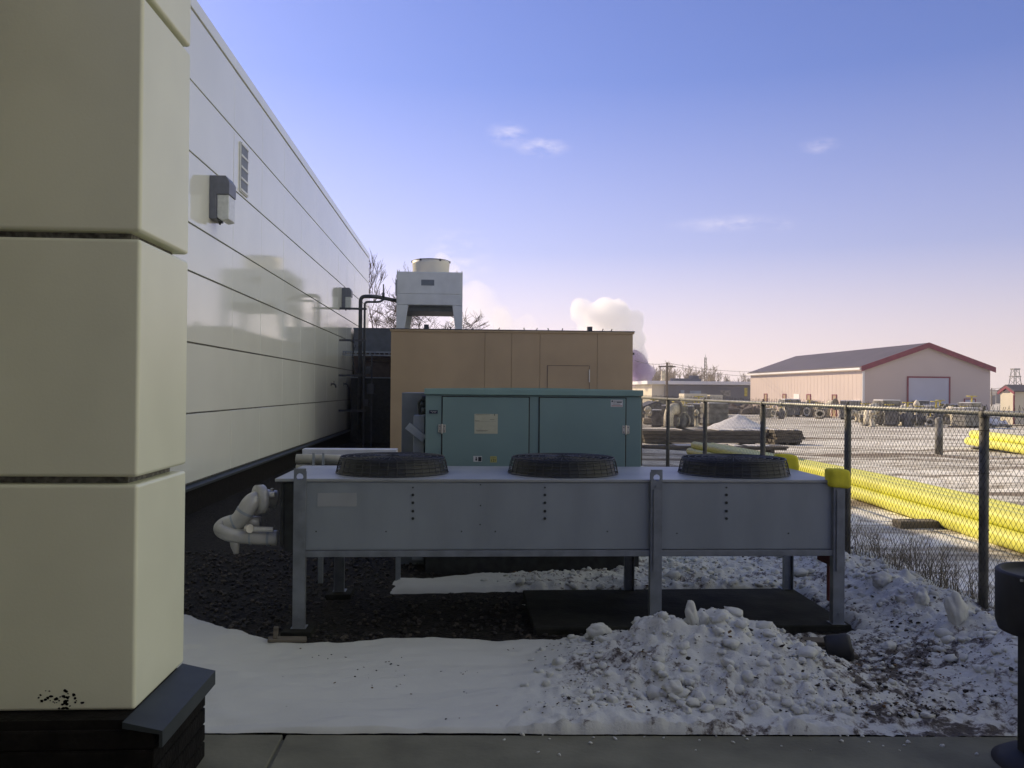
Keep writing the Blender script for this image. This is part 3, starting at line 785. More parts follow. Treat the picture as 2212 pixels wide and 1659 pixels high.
# seam strips on the frame
bm = BM(); xm = (on_y(1143, 900, GY).x + on_y(1165, 900, GY).x)/2
gp = lambda px, py: on_y(px, py, GY)
def decal(name, x0, y0, x1, y1, m, dep=.0015, off=0.0):
    a, b = gp(x0, y0), gp(x1, y1); bm = BM()
    box(bm, a.x, b.x, GY - dep - off, GY - off - .0002, b.z, a.z); return gpart(name, bm, m)
decal('paper_notice', 1025, 894, 1075, 937, 'paper')
def marks(name, rects, m, off=.0016):
    bm = BM()
    for (x0, y0, x1, y1) in rects:
        a, b = gp(x0, y0), gp(x1, y1); box(bm, a.x, b.x, GY - off - .0008, GY - off, b.z, a.z)
    return gpart(name, bm, m)
marks('notice_print', [(1027, 895.5, 1058, 896.3), (1058, 906.3, 1068, 907), (1026, 908.6, 1036, 909.3), (1027, 910.5, 1071, 911), (1028, 929, 1054, 929.8), (1029, 931, 1051, 931.6), (1068, 894, 1069.2, 898)], 'ink')
decal('nameplate', 927, 886, 945.5, 893.5, 'nameplate')
marks('nameplate_print', [(930, 888, 934, 888.8), (935, 888.6, 943, 889.3), (933, 890.8, 936, 891.4), (938, 890.8, 941, 891.4)], 'sticker_white')
decal('white_sticker', 1319.5, 863.5, 1345, 879, 'sticker_white')
marks('sticker_print', [(1321, 865, 1324, 868.5), (1325, 866, 1344, 866.9), (1332, 868, 1343, 870), (1325, 868.4, 1330, 869.2), (1323.5, 872.5, 1340, 873.4)], 'ink')
marks('sticker_red_print', [(1321, 876, 1344, 877.4)], 'ink_red')
decal('warning_sticker', 1022.5, 985, 1041, 997.5, 'sticker_white')
marks('warning_print', [(1027.5, 987, 1030, 989.5), (1027, 990, 1030.5, 995), (1033, 987, 1040, 996.5)], 'ink')
decal('yellow_sticker', 1059, 985.5, 1073, 999, 'sticker_yellow')
marks('yellow_sticker_print', [(1061, 988.5, 1071, 989), (1061, 992, 1062, 997), (1064, 991.5, 1067.5, 992.3), (1064, 996.2, 1067.5, 997), (1066, 992, 1066.8, 996), (1069, 991.5, 1070, 997)], 'ink')
# side boxes to its left
bm = BM(); a = on_y(868, 848, GY + .45); box(bm, a.x, gx0 - .013, GY + .45, GY + 1.4, 0, a.z, .004, seg=1)
gpart('side_compartment', bm, 'louver_gray')
bm = BM(); a = on_y(893, 897, GY + .15); box(bm, a.x, gx0 - .014, GY + .15, GY + .44, .1, a.z, .004, seg=1)
vs = box(bm, -.10, .10, -.03, 0, -.035, .035, .003, seg=1); q = on_y(899, 934, GY + .12)
xform(vs, Matrix.Translation(q) @ Matrix.Rotation(R(38), 4, 'Y'))
gpart('control_box', bm, 'galvanised')
bm = BM()
for (px, py, r_) in ((912, 862, .035), (913, 874, .03), (915, 889, .028)):
    q = on_y(px, py, GY + .3); vs = tube(bm, [q, q + Vector((.06, 0, 0))], [r_, r_*.8], 12)
    tube(bm, bez([q, q + Vector((-.03, 0, -.04)), q + Vector((-.02, 0, -.12))], 4), .012, 8)
gpart('cable_gland', bm, 'black_metal')

# ------------------------------------------------------------------ tan enclosure
TY = 20.0
tx0, tx1 = on_y(844, 760, TY).x, on_y(1367, 760, TY).x; tz = on_y(1106, 713, TY).z
TT = thing('tan_enclosure', ((tx0 + tx1)/2, TY, 0), 'large flat topped tan metal enclosure behind the green cabinet', 'equipment enclosure')
def tpart(name, bm, m, smooth=False):
    o = new_obj(name, bm, m, smooth=smooth); o.parent = TT; o.location = -TT.location; return o
bm = BM()
sp = [844, 1040, 1105, 1166, 1182, 1273, 1290, 1347, 1367]
sx = [on_y(p, 780, TY).x for p in (844, 1047, 1105, 1166, 1290, 1367)]
for a, b in zip(sx[:-1], sx[1:]): box(bm, a + .003, b - .003, TY, TY + .05, 0, tz - .06, .004, seg=1)
box(bm, tx0 + .004, tx1 - .004, TY + .02, TY + 9, 0, tz - .08)
tpart('wall', bm, 'tan_paint')
bm = BM(); box(bm, tx0 - .02, tx1 + .03, TY - .03, TY + 9.05, tz - .06, tz - .012, .004, seg=1); tpart('roof', bm, 'tan_paint')
bm = BM(); box(bm, tx0 - .03, tx1 + .04, TY - .04, TY + 9.06, tz - .012, tz + .006); 
for px in (921, 1274):
    q = on_y(px, 708, TY + .1); box(bm, q.x - .055, q.x + .055, TY + .05, TY + .2, tz + .007, tz + .11)
for px in (975, 1019, 1076, 1133, 1158, 1186, 1214, 1301, 1320):
    q = on_y(px, 708, TY + .2); vs = box(bm, -.01, .01, 0, .03, 0, .07); xform(vs, Matrix.Translation((q.x, TY + .2, tz + .006)) @ Matrix.Rotation(R(random.uniform(-25, 35)), 4, 'Y'))
tpart('roof_edge', bm, 'dark_pipe')
bm = BM(); da, db = on_y(1183, 790, TY), on_y(1273, 790, TY)
for (a, b, c, d) in ((da.x - .012, da.x, .3, da.z), (db.x, db.x + .012, .3, da.z), (da.x - .012, db.x + .012, da.z + .0005, da.z + .012)): box(bm, a, b, TY - .004, TY + .003, c, d)
tpart('door_frame', bm, 'tan_seam')
bm = BM(); box(bm, da.x + .003, db.x - .003, TY - .012, TY - .0005, .3, da.z - .003, .003, seg=1); dr = tpart('door', bm, 'tan_paint')
q = on_y(1273, 812, TY); bm = BM(); box(bm, q.x - .012, q.x + .012, TY - .035, TY - .013, q.z - .15, q.z + .15, .003); o = new_obj('hinge', bm, 'steel_bright'); o.parent = dr
q = on_y(1367, 764, TY); bm = BM(); box(bm, tx1 + .0, tx1 + .06, TY + .1, TY + .3, q.z - .02, q.z + .03); tpart('side_bracket', bm, 'dark_pipe')

# white condenser on the enclosure roof
WY = 25.0
wa, wb = on_y(857, 586, WY), on_y(999, 660, WY)
WC = thing('rooftop_fan_condenser', ((wa.x + wb.x)/2, WY, tz), 'white boxy fan condenser on tapered legs above the tan enclosure', 'condenser')
def wpart(name, bm, m, smooth=False):
    o = new_obj(name, bm, m, smooth=smooth); o.parent = WC; o.location = -WC.location; return o
zt2, zb2 = wa.z, wb.z; zm2 = on_y(920, 636, WY).z
bm = BM(); box(bm, wa.x, wb.x, WY + .01, WY + 2.4, zb2, zt2, .006, seg=1)
box(bm, wa.x + .035, wb.x - .06, WY - .004, WY + .012, zm2 + .02, zt2 - .02, .004, seg=1); box(bm, wa.x + .035, wb.x - .06, WY - .004, WY + .012, zb2 + .01, zm2 - .01, .004, seg=1)
wpart('casing', bm, 'white_paint')
bm = BM(); a, b = on_y(910, 604, WY), on_y(938, 617, WY); box(bm, a.x, b.x, WY - .008, WY - .0045, b.z, a.z); wpart('nameplate', bm, 'louver_gray')
bm = BM(); cxx = on_y(931, 575, WY + 1).x; rr_ = (on_y(970, 575, WY + 1).x - on_y(891, 575, WY + 1).x)/2; dz = on_y(931, 566, WY + 1).z - zt2
lathe(bm, [(rr_, 0), (rr_*1.0, dz*.55), (rr_*1.02, dz*.8), (rr_*1.02, dz), (rr_*.97, dz), (rr_*.95, 0)], 48, (cxx, WY + 1.0, zt2)); wpart('fan_shroud', bm, 'cream_paint', True)
bm = BM()
for s_ in (.99, .7, .4): tube(bm, [(cxx + rr_*s_*cos(k*pi/20), WY + 1 + rr_*s_*sin(k*pi/20), zt2 + dz + .02 + (1-s_)*.05) for k in range(41)], .012, 5, False)
for k in range(10): tube(bm, [(cxx + rr_*s_*cos(k*pi/5), WY + 1 + rr_*s_*sin(k*pi/5), zt2 + dz + .02 + (1-s_)*.05) for s_ in (1, .5, 0)], .010, 5, False)
for k in range(6):
    a_ = k*pi/3; box(bm, cxx + rr_*.98*cos(a_) - .05, cxx + rr_*.98*cos(a_) + .05, WY + 1 + rr_*.98*sin(a_) - .03, WY + 1 + rr_*.98*sin(a_) + .03, zt2 + dz - .03, zt2 + dz + .03)
wpart('fan_guard', bm, 'dark_pipe')
for (x0, x1, s_) in ((wa.x, on_y(882, 660, WY).x, 1), (on_y(977, 660, WY).x, wb.x, -1)):
    for yy in (WY + .01, WY + 2.32):
        bm = BM(); xi = x0 + (x1 - x0)*.52 if s_ > 0 else x1 - (x1 - x0)*.52
        poly = [(x0, zb2), (x1, zb2), (xi if s_ > 0 else x1, tz + .02), (x0 if s_ > 0 else xi, tz + .02)]
        prism(bm, poly, 'y', yy, yy + .07); wpart('leg', bm, 'white_paint')
bm = BM(); box(bm, wa.x + .1, wb.x - .1, WY + .4, WY + 2.2, zb2 - .14, zb2 - .002)
box(bm, wa.x - .06, wa.x - .001, WY + .3, WY + .7, zb2 + .3, zt2 - .2); wpart('coil_pan', bm, 'louver_gray')
bm = BM()
for px in (858, 862, 987, 998): q = on_y(px, 580, WY); tube(bm, [(q.x, WY + .1, zt2), (q.x, WY + .1, zt2 + .06)], .012, 6)
tube(bm, [(wa.x + .1, WY + .2, zt2 + .01), (cxx - rr_, WY + .4, zt2 + .02)], .012, 6)
wpart('lifting_lug', bm, 'steel_bright')

# pipes between wall and rooftop condenser
PT = thing('refrigerant_pipes', (-2.9, 24.5, 0), 'dark insulated pipes rising beside the cream wall and turning across to the white condenser', 'pipes')
def ppart(name, bm, m, smooth=True):
    o = new_obj(name, bm, m, smooth=smooth); o.parent = PT; o.location = -PT.location; return o
Y = 24.5
def elbow_run(p, r, n=5, rad=.15):
    out_ = [Vector(p[0])]
    for i in range(1, len(p) - 1):
        a, b, c = Vector(p[i-1]), Vector(p[i]), Vector(p[i+1])
        u = (a - b).normalized()*rad; v = (c - b).normalized()*rad
        for k in range(n + 1):
            t = k/n; out_.append((b + u)*(1-t)**2 + b*2*t*(1-t) + (b + v)*t*t)
    out_.append(Vector(p[-1])); return out_
P_ = lambda px, py, y=Y: on_y(px, py, y)
bm = BM(); a = P_(779, 640); tube(bm, elbow_run([(a.x, Y, .2), (a.x, Y, a.z), (P_(810, 640).x, Y, a.z), (wa.x + .1, Y + .9, a.z - .04)], .05), .055, 12); ppart('large_pipe', bm, 'dark_pipe')
bm = BM(); b = P_(788, 652); tube(bm, elbow_run([(b.x, Y, .2), (b.x, Y, b.z), (P_(822, 652).x, Y, b.z), (P_(830, 645).x, Y, b.z + .1)], .05, rad=.1), .032, 10)
tube(bm, elbow_run([(P_(783, 700).x, Y + .1, .2), (P_(783, 700).x, Y + .1, b.z - .3), (wa.x - .2, Y + .1, b.z - .3 + .28)], .05, rad=.1)[:1] + [Vector((P_(783, 700).x, Y + .1, 2.6))], .02, 8)
ppart('small_pipe', bm, 'dark_pipe')
bm = BM(); q = P_(827, 612); tube(bm, [(q.x, Y + .2, a.z), (q.x, Y + .2, q.z)], .018, 8); tube(bm, [(q.x, Y + .2, a.z), (q.x, Y + .2, a.z + .14)], .04, 8); ppart('relief_vent', bm, 'dark_pipe')
bm = BM()
for z in (1.0, 2.0, 3.0, 3.9):
    bm = BM(); box(bm, XW + .01, b.x + .06, Y - .07, Y - .03, z, z + .06); ppart('pipe_bracket', bm, 'dark_pipe', False)
bm = BM()
tube(bm, bez([(a.x - .12, Y - .05, 2.9), (a.x - .2, Y - .05, 2.6), (a.x - .16, Y - .05, 2.3), (a.x - .05, Y - .05, 2.1)], 6), .015, 6)
ppart('cable_loop', bm, 'dark_pipe', True)
# cable tray bridging wall to enclosure
bm = BM(); q = on_y(790, 760, 25.2); zt3 = q.z; xe = tx0 - .03
box(bm, XW + .01, xe, 25.15, 25.18, zt3 - .02, zt3 + .02); box(bm, XW + .01, xe, 25.45, 25.48, zt3 - .02, zt3 + .02)
box(bm, XW + .01, xe, 25.15, 25.18, zt3 - .12, zt3 - .08)
for k in range(12): box(bm, XW + .08 + k*.14, XW + .11 + k*.14, 25.185, 25.445, zt3 - .06, zt3 - .03); box(bm, XW + .08 + k*.14, XW + .095 + k*.14, 25.156, 25.175, zt3 - .079, zt3 - .021)
tag(new_obj('cable_tray', bm, 'galvanised'), 'galvanised ladder tray bridging from the cream wall to the tan enclosure', 'cable tray')
# enclosure in the gap behind, and low dark plant cabinet
bm = BM(); a = on_y(784, 712, 27.5); box(bm, XW + .05, tx0 + .25, 27.5, 30, 0, a.z - .1)
for k in range(6): z = 3.0 - k*.09; prism(bm, [(27.5, z), (27.44, z - .03), (27.44, z - .04), (27.5, z - .02)], 'x', XW + .3, tx0 - .05)
G3 = new_obj('wall', bm, 'tan_seam'); 
GT3 = thing('gap_enclosure', (-2.5, 27.5, 0), 'brown screen with grey louvred upper part filling the gap beyond the pipes', 'equipment screen')
G3.parent = GT3; G3.location = -GT3.location
bm = BM(); box(bm, XW + .04, tx0 + .26, 27.38, 27.43, on_y(800, 760, 27.4).z, a.z, .01); box(bm, XW + .03, tx0 + .27, 27.36, 27.46, a.z + .001, a.z + .05)
o = new_obj('louvre', bm, 'louver_gray'); o.parent = GT3; o.location = -GT3.location
bm = BM(); q = on_y(815, 815, 26.2); box(bm, XW + .12, tx0 - .02, 26.2, 27.2, 0, q.z - .03, .01)
LT = thing('low_plant_cabinet', (-2.5, 26.2, 0), 'low black plant cabinet with a pale top edge beside the tan enclosure', 'equipment cabinet')
o = new_obj('body', bm, 'black_metal'); o.parent = LT; o.location = -LT.location
bm = BM(); box(bm, XW + .10, tx0 - .015, 26.17, 27.22, q.z - .029, q.z, .004, seg=1)
o = new_obj('top', bm, 'galvanised'); o.parent = LT; o.location = -LT.location
bm = BM()
for (px, py, s_) in ((795, 800, .08), (800, 840, .1), (790, 870, .07)):
    q = on_y(px, py, 24.0)
    box(bm, q.x - s_, q.x + s_, 24.0, 24.1, q.z - s_*1.4, q.z + s_*1.4, .01)
box(bm, on_y(786, 800, 24.12).x - .02, on_y(786, 800, 24.12).x + .02, 24.11, 24.15, 0, 2.6); box(bm, on_y(803, 800, 24.12).x - .02, on_y(803, 800, 24.12).x + .02, 24.11, 24.15, 0, 2.6)
tag(new_obj('switch_rack', bm, 'dark_pipe'), 'dark rack of small electrical switches standing below the ladder tray', 'switch rack')

# ------------------------------------------------------------------ chain link fence
FX = 3.66; FH = 1.52
F = thing('chain_link_fence', (FX, 5.8, 0), 'chain link fence with grey posts and twisted wire tips dividing equipment yard from pipe yard', 'fence')
def fpart(name, bm, m, smooth=False):
    o = new_obj(name, bm, m, smooth=smooth); o.parent = F; o.location = -F.location; return o
def fY(px, py=950): return on_x(px, py, FX).y
post_y = [fY(2125, 1100), fY(1831, 1000), fY(1648, 930), fY(1523, 920), fY(1443, 900)]
post_y = [post_y[0] - 2.2, post_y[0] - 4.3] + post_y + [post_y[-1] + 2.3, post_y[-1] + 4.5]
for i, y in enumerate(post_y):
    bm = BM(); lean = .0
    tube(bm, [(FX, y, -.05), (FX, y, FH - .03)], .032, 14); lathe(bm, [(.036, FH - .03), (.036, FH), (.024, FH + .02), (.0, FH + .03)], 14, (FX, y, 0))
    tube(bm, [(FX, y, FH + .0), (FX, y, FH + .05)], .01, 6)
    for z in (.3, .7, 1.1, 1.4): tube(bm, [(FX + .0352*cos(k*pi/6), y + .0352*sin(k*pi/6), z) for k in range(13)], .003, 4, False)
    fpart('fence_post', bm, 'fence_steel', True)
bm = BM(); tube(bm, [(FX, 1.2, FH - .0), (FX, 19.96, FH - .0)], .021, 12)
for k in range(4): y = 4.0 + k*4.6 + .9; tube(bm, [(FX, y, FH), (FX, y + .12, FH)], .025, 12)
fpart('top_rail', bm, 'rail_steel', True)
def chain_mesh(y0, y1):
    bm = BM(); p = .0272; r = .0016; xo = FX - .030; dz = .032
    n = int((y1 - y0)/p); nz = int((FH + .03)/dz)
    wob = lambda y, z: .007*noise.noise(Vector((y*.8, z*2, 8)))
    for i in range(n):
        yb = y0 + i*p; pts = []
        for k in range(nz + 1):
            side = (k + i) % 2; z = k*dz; yy = yb + (p + .0015 if side else -.0015)
            pts.append((xo + (.002 if side else -.002), yy + wob(yy, z), z + .006*noise.noise(Vector((yy*.5, 2, 1)))))
        a = Vector(pts[-1]); s_ = 1 if (nz + i) % 2 else -1
        pts.append((a.x, a.y + .010*s_ + random.uniform(-.004, .004), a.z + random.uniform(.006, .012))); pts.append((a.x + random.uniform(-.01, .01), a.y + .010*s_ + random.uniform(-.008, .008), a.z + random.uniform(.025, .05)))
        tube(bm, pts, r, 3, False)
    return bm
fpart('chain_mesh', chain_mesh(1.6, 19.9), 'mesh_wire')
# dry weeds caught in the fence foot
bm = BM()
for _ in range(260):
    y = random.choice([random.gauss(7.4, .5), random.gauss(6.5, .3), random.uniform(5, 12)]); x = FX + random.uniform(-.06, .25)
    h = random.uniform(.1, .38); a = random.uniform(0, 6.3); w = random.uniform(.02, .14)
    z0 = max(0, snow_h(min(x, 3.9), y)) if y < 19 else 0
    pts = bez([(x, y, z0 - .02), (x + w*.3*cos(a), y + w*.3*sin(a), z0 + h*.5), (x + w*cos(a), y + w*sin(a), z0 + h)], 3)
    tube(bm, pts, [.0028, .0026, .0024, .002, .0018, .0015, .001], 3, False)
    for _ in range(3):
        q = pts[random.randint(2, 5)]; tube(bm, [q, q + Vector((random.uniform(-.05, .05), random.uniform(-.05, .05), random.uniform(.02, .07)))], .0012, 3, False)
struct(tag(new_obj('dry_weeds', bm, 'weed'), 'dry dead weeds tangled along the foot of the chain link fence', 'weeds'), 'stuff')

# ------------------------------------------------------------------ near ground clutter
def ice(px, py, s, sq, label, rot=(0, 0, 0), y=None, z=0):
    for _ in range(12):
        q = on_z(px, py, z); z = .5*z + .5*snow_h(q.x, q.y)
    z -= s*sq[2]*.15
    bm = BM(); r = bmesh.ops.create_icosphere(bm, subdivisions=4, radius=1)
    for v in bm.verts:
        n_ = 1 + .30*noise.noise(v.co*1.5 + Vector((px, 0, 0))) + .1*noise.noise(v.co*5)
        v.co = Vector((v.co.x*sq[0], v.co.y*sq[1], v.co.z*sq[2]))*n_*s
    o = new_obj('ice_chunk', bm, 'snow', None, True, (q.x, q.y, z + s*sq[2]*.6)); o.rotation_euler = rot
    tag(o, label, 'ice chunk', 'large chunks of ice on the snow')
ice(2068, 1345, .08, (.9, .5, 1.7), 'tall upright ice shard on the bank beside the nearest fence post', (0, R(-24), .3), z=.12)
ice(1495, 1352, .07, (.55, .4, 1.5), 'pointed ice shard standing on top of the shovelled snow pile', (0, R(-16), .5), z=.30)
ice(1516, 1352, .055, (.7, .5, 1.1), 'rounded ice lump leaning beside the pointed shard on the snow pile', (0, R(22), .2), z=.30)
ice(1905, 1262, .075, (1.1, .7, .8), 'broad pale ice block at the fence foot right of the condenser', (0, R(8), .2), z=.08)
ice(1990, 1300, .07, (.9, .7, .95), 'clear ice block on the bank left of the upright ice shard', (0, R(-8), .9), z=.10)
ice(1295, 1372, .065, (1.2, .6, .8), 'flat ice block at the left shoulder of the snow pile', (0, R(12), .2), z=.20)
ice(1455, 1495, .05, (1.1, .8, .8), 'rounded ice block on the near face of the snow pile', (0, R(10), .2), z=.10)
ice(1920, 1402, .05, (1.1, .8, .7), 'small white ice lump right of the black rubber cap', (0, 0, .6), z=.05)
# old board and black cap under the near right leg
q = on_z(1740, 1398, .08); bm = BM()
for k in range(3): vs = box(bm, -.33 + .03*k, .30 - .02*k, -.06 + .01*k, .07, .028*k, .028*k + .025, .004, seg=1); xform(vs, Matrix.Rotation(R(3*k - 3), 4, 'Z'))
o = new_obj('stacked_boards', bm, 'wood_dark', None, False, (q.x, q.y, .045)); o.rotation_euler = (0, R(2), R(-4))
tag(o, 'short stack of weathered boards in the snow by the near right condenser leg', 'boards')
q = on_z(1812, 1425, .04); bm = BM()
vs = []
lathe(bm, [(0, .0), (.075, .0), (.085, .02), (.085, .13), (.07, .15), (.06, .15), (.055, .06), (0, .06)], 24)
for v in bm.verts: v.co = Matrix.Rotation(R(78), 4, 'Y') @ Matrix.Rotation(R(20), 4, 'X') @ v.co
o = new_obj('rubber_cap', bm, 'rubber', None, True, (q.x - .08, q.y, .10)); tag(o, 'black rubber pipe cap lying in the snow beside the weathered boards', 'pipe cap')
q = on_z(617, 1388, .02); bm = BM()
vs = box(bm, -.11, .13, -.04, .04, 0, .02, .004, seg=1); vs = box(bm, -.08, -.05, -.02, .02, .02, .09, .004, seg=1)
o = new_obj('wood_offcut', bm, 'wood_dark', None, False, (q.x, q.y, .03)); o.rotation_euler = (0, R(3), R(8)); tag(o, 'dark wood offcut with an upright peg at the snow edge', 'wood offcut')

# smokers' bin at the right edge
q = on_z(2282, 1655, .03); bx, by = q.x, q.y
K = thing('litter_bin', (bx, by, .03), 'black cylindrical litter bin on a post at the sidewalk edge', 'litter bin')
zt4, zb4 = on_y(2160, 1236, by).z, on_y(2160, 1352, by).z; rad = bx - on_y(2170, 1280, by).x
bm = BM(); prof = [(rad*.95, zb4 - .03), (rad, zb4 + .01), (rad, zt4 - .01), (rad*.97, zt4), (rad*.9, zt4), (rad*.88, zt4 - .02), (0, zt4 - .02), (0, zb4 - .03)]
lathe(bm, [(r_, z - .03) for r_, z in prof[:-1]], 40)
lathe(bm, [(0, zb4 - .06), (rad*.95, zb4 - .06)], 40)
new_obj('bin_body', bm, 'bin_black', K, True)
bm = BM(); zs = on_y(2180, 1244, by).z - .03
for k in range(5):
    a_ = R(180 + 22 + k*5); box(bm, rad*1.004*cos(a_) - .004, rad*1.004*cos(a_) + .004, rad*1.004*sin(a_) - .006, rad*1.004*sin(a_) + .006, zs - .005, zs + .005)
new_obj('slot_daylight', bm, 'steel_bright', K)  # pale metal blocks stand in for light showing through the slot
bm = BM(); box(bm, -.135, .135, -.07, .07, .0, zb4 - .06, .01); new_obj('post', bm, 'bin_black', K)
bm = BM(); lathe(bm, [(0, .05), (.16, .05), (.21, .03), (.25, .005), (.25, 0), (0, 0)], 40); new_obj('base', bm, 'bin_black', K, True)

# ------------------------------------------------------------------ pipe yard
# long yellow pipe bundle parallel with the fence, straps and bearers
YP = thing('yellow_pipe_stack', (6.5, 16, gz(6.5, 16)), 'long low stack of yellow plastic pipes just beyond the fence', 'pipe stack')
def ypart(name, bm, m, smooth=False):
    o = new_obj(name, bm, m, smooth=smooth); o.parent = YP; o.location = -YP.location; return o
prng = random.Random(5)
d = .205
for L_ in range(2):
    for i in range(4 - L_):
        x = 6.22 + i*d*1.01 + L_*d*.505; z = .0 + d/2 + L_*d*.87
        ya, yb_ = 6.5 + prng.uniform(0, .3), 22.8 + prng.uniform(-.4, .3)
        bm = BM(); pts = [(x - .075*max(0, 13.5 - y_) + .012*noise.noise(Vector((i, y_*.3, L_))), y_, gz(x, y_) + z) for y_ in [ya + (yb_ - ya)*k/12 for k in range(13)]]
        tube(bm, pts, d/2, 14, False)
        tube(bm, pts[::-1], d/2 - .008, 14, False)
        ypart('pipe', bm, 'yellow_pipe', True)
bm = BM(); q = on_z(2030, 1147, -.05); box(bm, q.x - .55, q.x + .75, q.y - .1, q.y + .12, gz(q.x, q.y), gz(q.x, q.y) + .09, .01)
tag(new_obj('timber_baulk', bm, 'wood_dark'), 'grey timber baulk lying on snow in front of the long yellow pipes', 'timber')
# second bundle further right
a, b = on_z(2092, 966, -.3), on_z(2230, 990, -.3)
Y2 = thing('far_yellow_pipes', (a.x, a.y, gz(a.x, a.y)), 'bundle of thick yellow pipes with orange pipes behind, right edge of the yard', 'pipe stack')
dd_ = (b - a); dd_.z = 0; dd_.normalize(); nn_ = Vector((-dd_.y, dd_.x, 0))
for k, (o_, z, m_) in enumerate(((0, .16, 'yellow_pipe'), (.32, .16, 'yellow_pipe'), (.16, .42, 'yellow_pipe'), (.85, .2, 'orange_pipe'), (1.15, .3, 'orange_pipe'))):
    bm = BM(); p = a + nn_*o_; s_ = .7 if k == 3 else (0 if k != 4 else 1.2)
    tube(bm, [(p.x + dd_.x*s_, p.y + dd_.y*s_, gz(p.x, p.y) + z + .1), (p.x + dd_.x*9, p.y + dd_.y*9, gz(p.x, p.y) + z + .1)], .15, 14)
    o = new_obj('pipe', bm, m_, None, True); o.parent = Y2; o.location = -Y2.location
bm = BM()
for s_ in (1.2, 5): p = a + dd_*s_; vs = box(bm, -.1, .1, -.3, 1.2, 0, .1); xform(vs, Matrix.Translation((p.x, p.y, gz(a.x, a.y))) @ Matrix.Rotation(atan2(dd_.y, dd_.x), 4, 'Z'))
o = new_obj('timber_bearer', bm, 'wood_dark'); o.parent = Y2; o.location = -Y2.location
# bollard
q = on_z(2028, 981, -.22); z0 = gz(q.x, q.y)
bm = BM(); tube(bm, [(0, 0, -.05), (0, 0, 1.08)], .115, 16); lathe(bm, [(.118, 1.08), (.105, 1.12), (0, 1.15)], 16)
tag(new_obj('bollard', bm, 'junk_gray', None, True, (q.x, q.y, z0)), 'grey steel bollard standing alone in the snowy pipe yard', 'bollard')

def yard_box(name, pxa, pxb, pyb, h_px, depth, m, label, cat, zg=None, bev=.02, extra=None):
    """box-like stock standing on the yard, seen between pixel columns"""
    g0 = -.3
    for _ in range(4): q = on_z((pxa + pxb)/2, pyb, g0); g0 = gz(q.x, q.y)
    a, b = on_y(pxa, pyb, q.y), on_y(pxb, pyb, q.y); t_ = on_y(pxa, pyb - h_px, q.y).z
    return a.x, b.x, q.y, g0, t_
# long dark timber / steel stacks
def timber_stack(pxa, pxb, pyb, hpx, dep, label, m='wood_dark', cat='timber stack', name='timber_stack', rows_=3):
    x0, x1, y, g0, zt = yard_box('', pxa, pxb, pyb, hpx, dep, m, '', '')
    T_ = thing(name, ((x0+x1)/2, y, g0), label, cat)
    n_ = max(2, rows_); hh = (zt - g0 - .08)/n_
    for k in range(n_):
        bm = BM(); 
        ncol = 4
        for c in range(ncol):
            ox = random.uniform(-.15, .15)
            box(bm, x0 - (x0+x1)/2 + ox, x1 - (x0+x1)/2 + ox, c*dep/ncol, (c + .93)*dep/ncol, .08 + k*hh, .08 + (k + .93)*hh, .01, seg=1)
        new_obj('timber_layer', bm, m, T_)
    for s_ in (.1, .5, .9):
        bm = BM(); box(bm, (s_ - .5)*(x1 - x0) - .06, (s_ - .5)*(x1 - x0) + .06, .02, dep*.95, -.03, .078); new_obj('bearer', bm, 'wood_dark', T_)
    bm = BM(); 
    for c in range(6):
        u = random.uniform(-.45, .4)*(x1-x0); box(bm, u, u + .1*(x1 - x0), dep*.15, dep*.9, zt - g0 + .0, zt - g0 + .03, .012)
    new_obj('snow_cap', bm, 'snow_far', T_)
    return T_
timber_stack(1392, 1655, 962, 32, 1.6, 'long dark timber stack spanning behind the left fence posts')
timber_stack(1392, 1700, 978, 14, .8, 'low dark timber row lying in front of the long timber stack', rows_=2)
timber_stack(1672, 1732, 961, 31, 1.2, 'dark square stack of sleepers right of the third fence post', rows_=4)
timber_stack(1392, 1470, 917, 14, 1.4, 'pale timber bundle left of the white salt heap', m='wood_pale', rows_=2)
timber_stack(1556, 1592, 985, 14, .7, 'small pale crate on the snow in front of the dark timber', m='wood_pale', rows_=2)
# snow covered heap
q = on_z(1594, 931, -.45); bm = BM(); n_ = 40
for i in range(n_ + 1):
    pass
R_ = 2.2; rings = []
for i in range(14):
    r_ = R_*i/13; ring = []
    for k in range(36):
        a_ = 2*pi*k/36; x, y = r_*cos(a_)*1.1, r_*sin(a_)
        z = 1.05*max(0, (1 - (i/13)**.9)) + .10*fbm(x*1.2, y*1.2, 3)*(1 if i < 13 else 0) - (.1 if i == 13 else 0)
        ring.append(bm.verts.new((x, y, z)))
    rings.append(ring)
for i in range(13):
    for k in range(36):
        bm.faces.new((rings[i][k], rings[i][(k+1) % 36], rings[i+1][(k+1) % 36], rings[i+1][k]))
bmesh.ops.remove_doubles(bm, verts=bm.verts, dist=.001); bmesh.ops.recalc_face_normals(bm, faces=bm.faces)
tag(new_obj('snow_heap', bm, 'snow_far', None, True, (q.x, q.y, gz(q.x, q.y))), 'pointed white heap of snow between the second and third fence posts', 'snow heap')
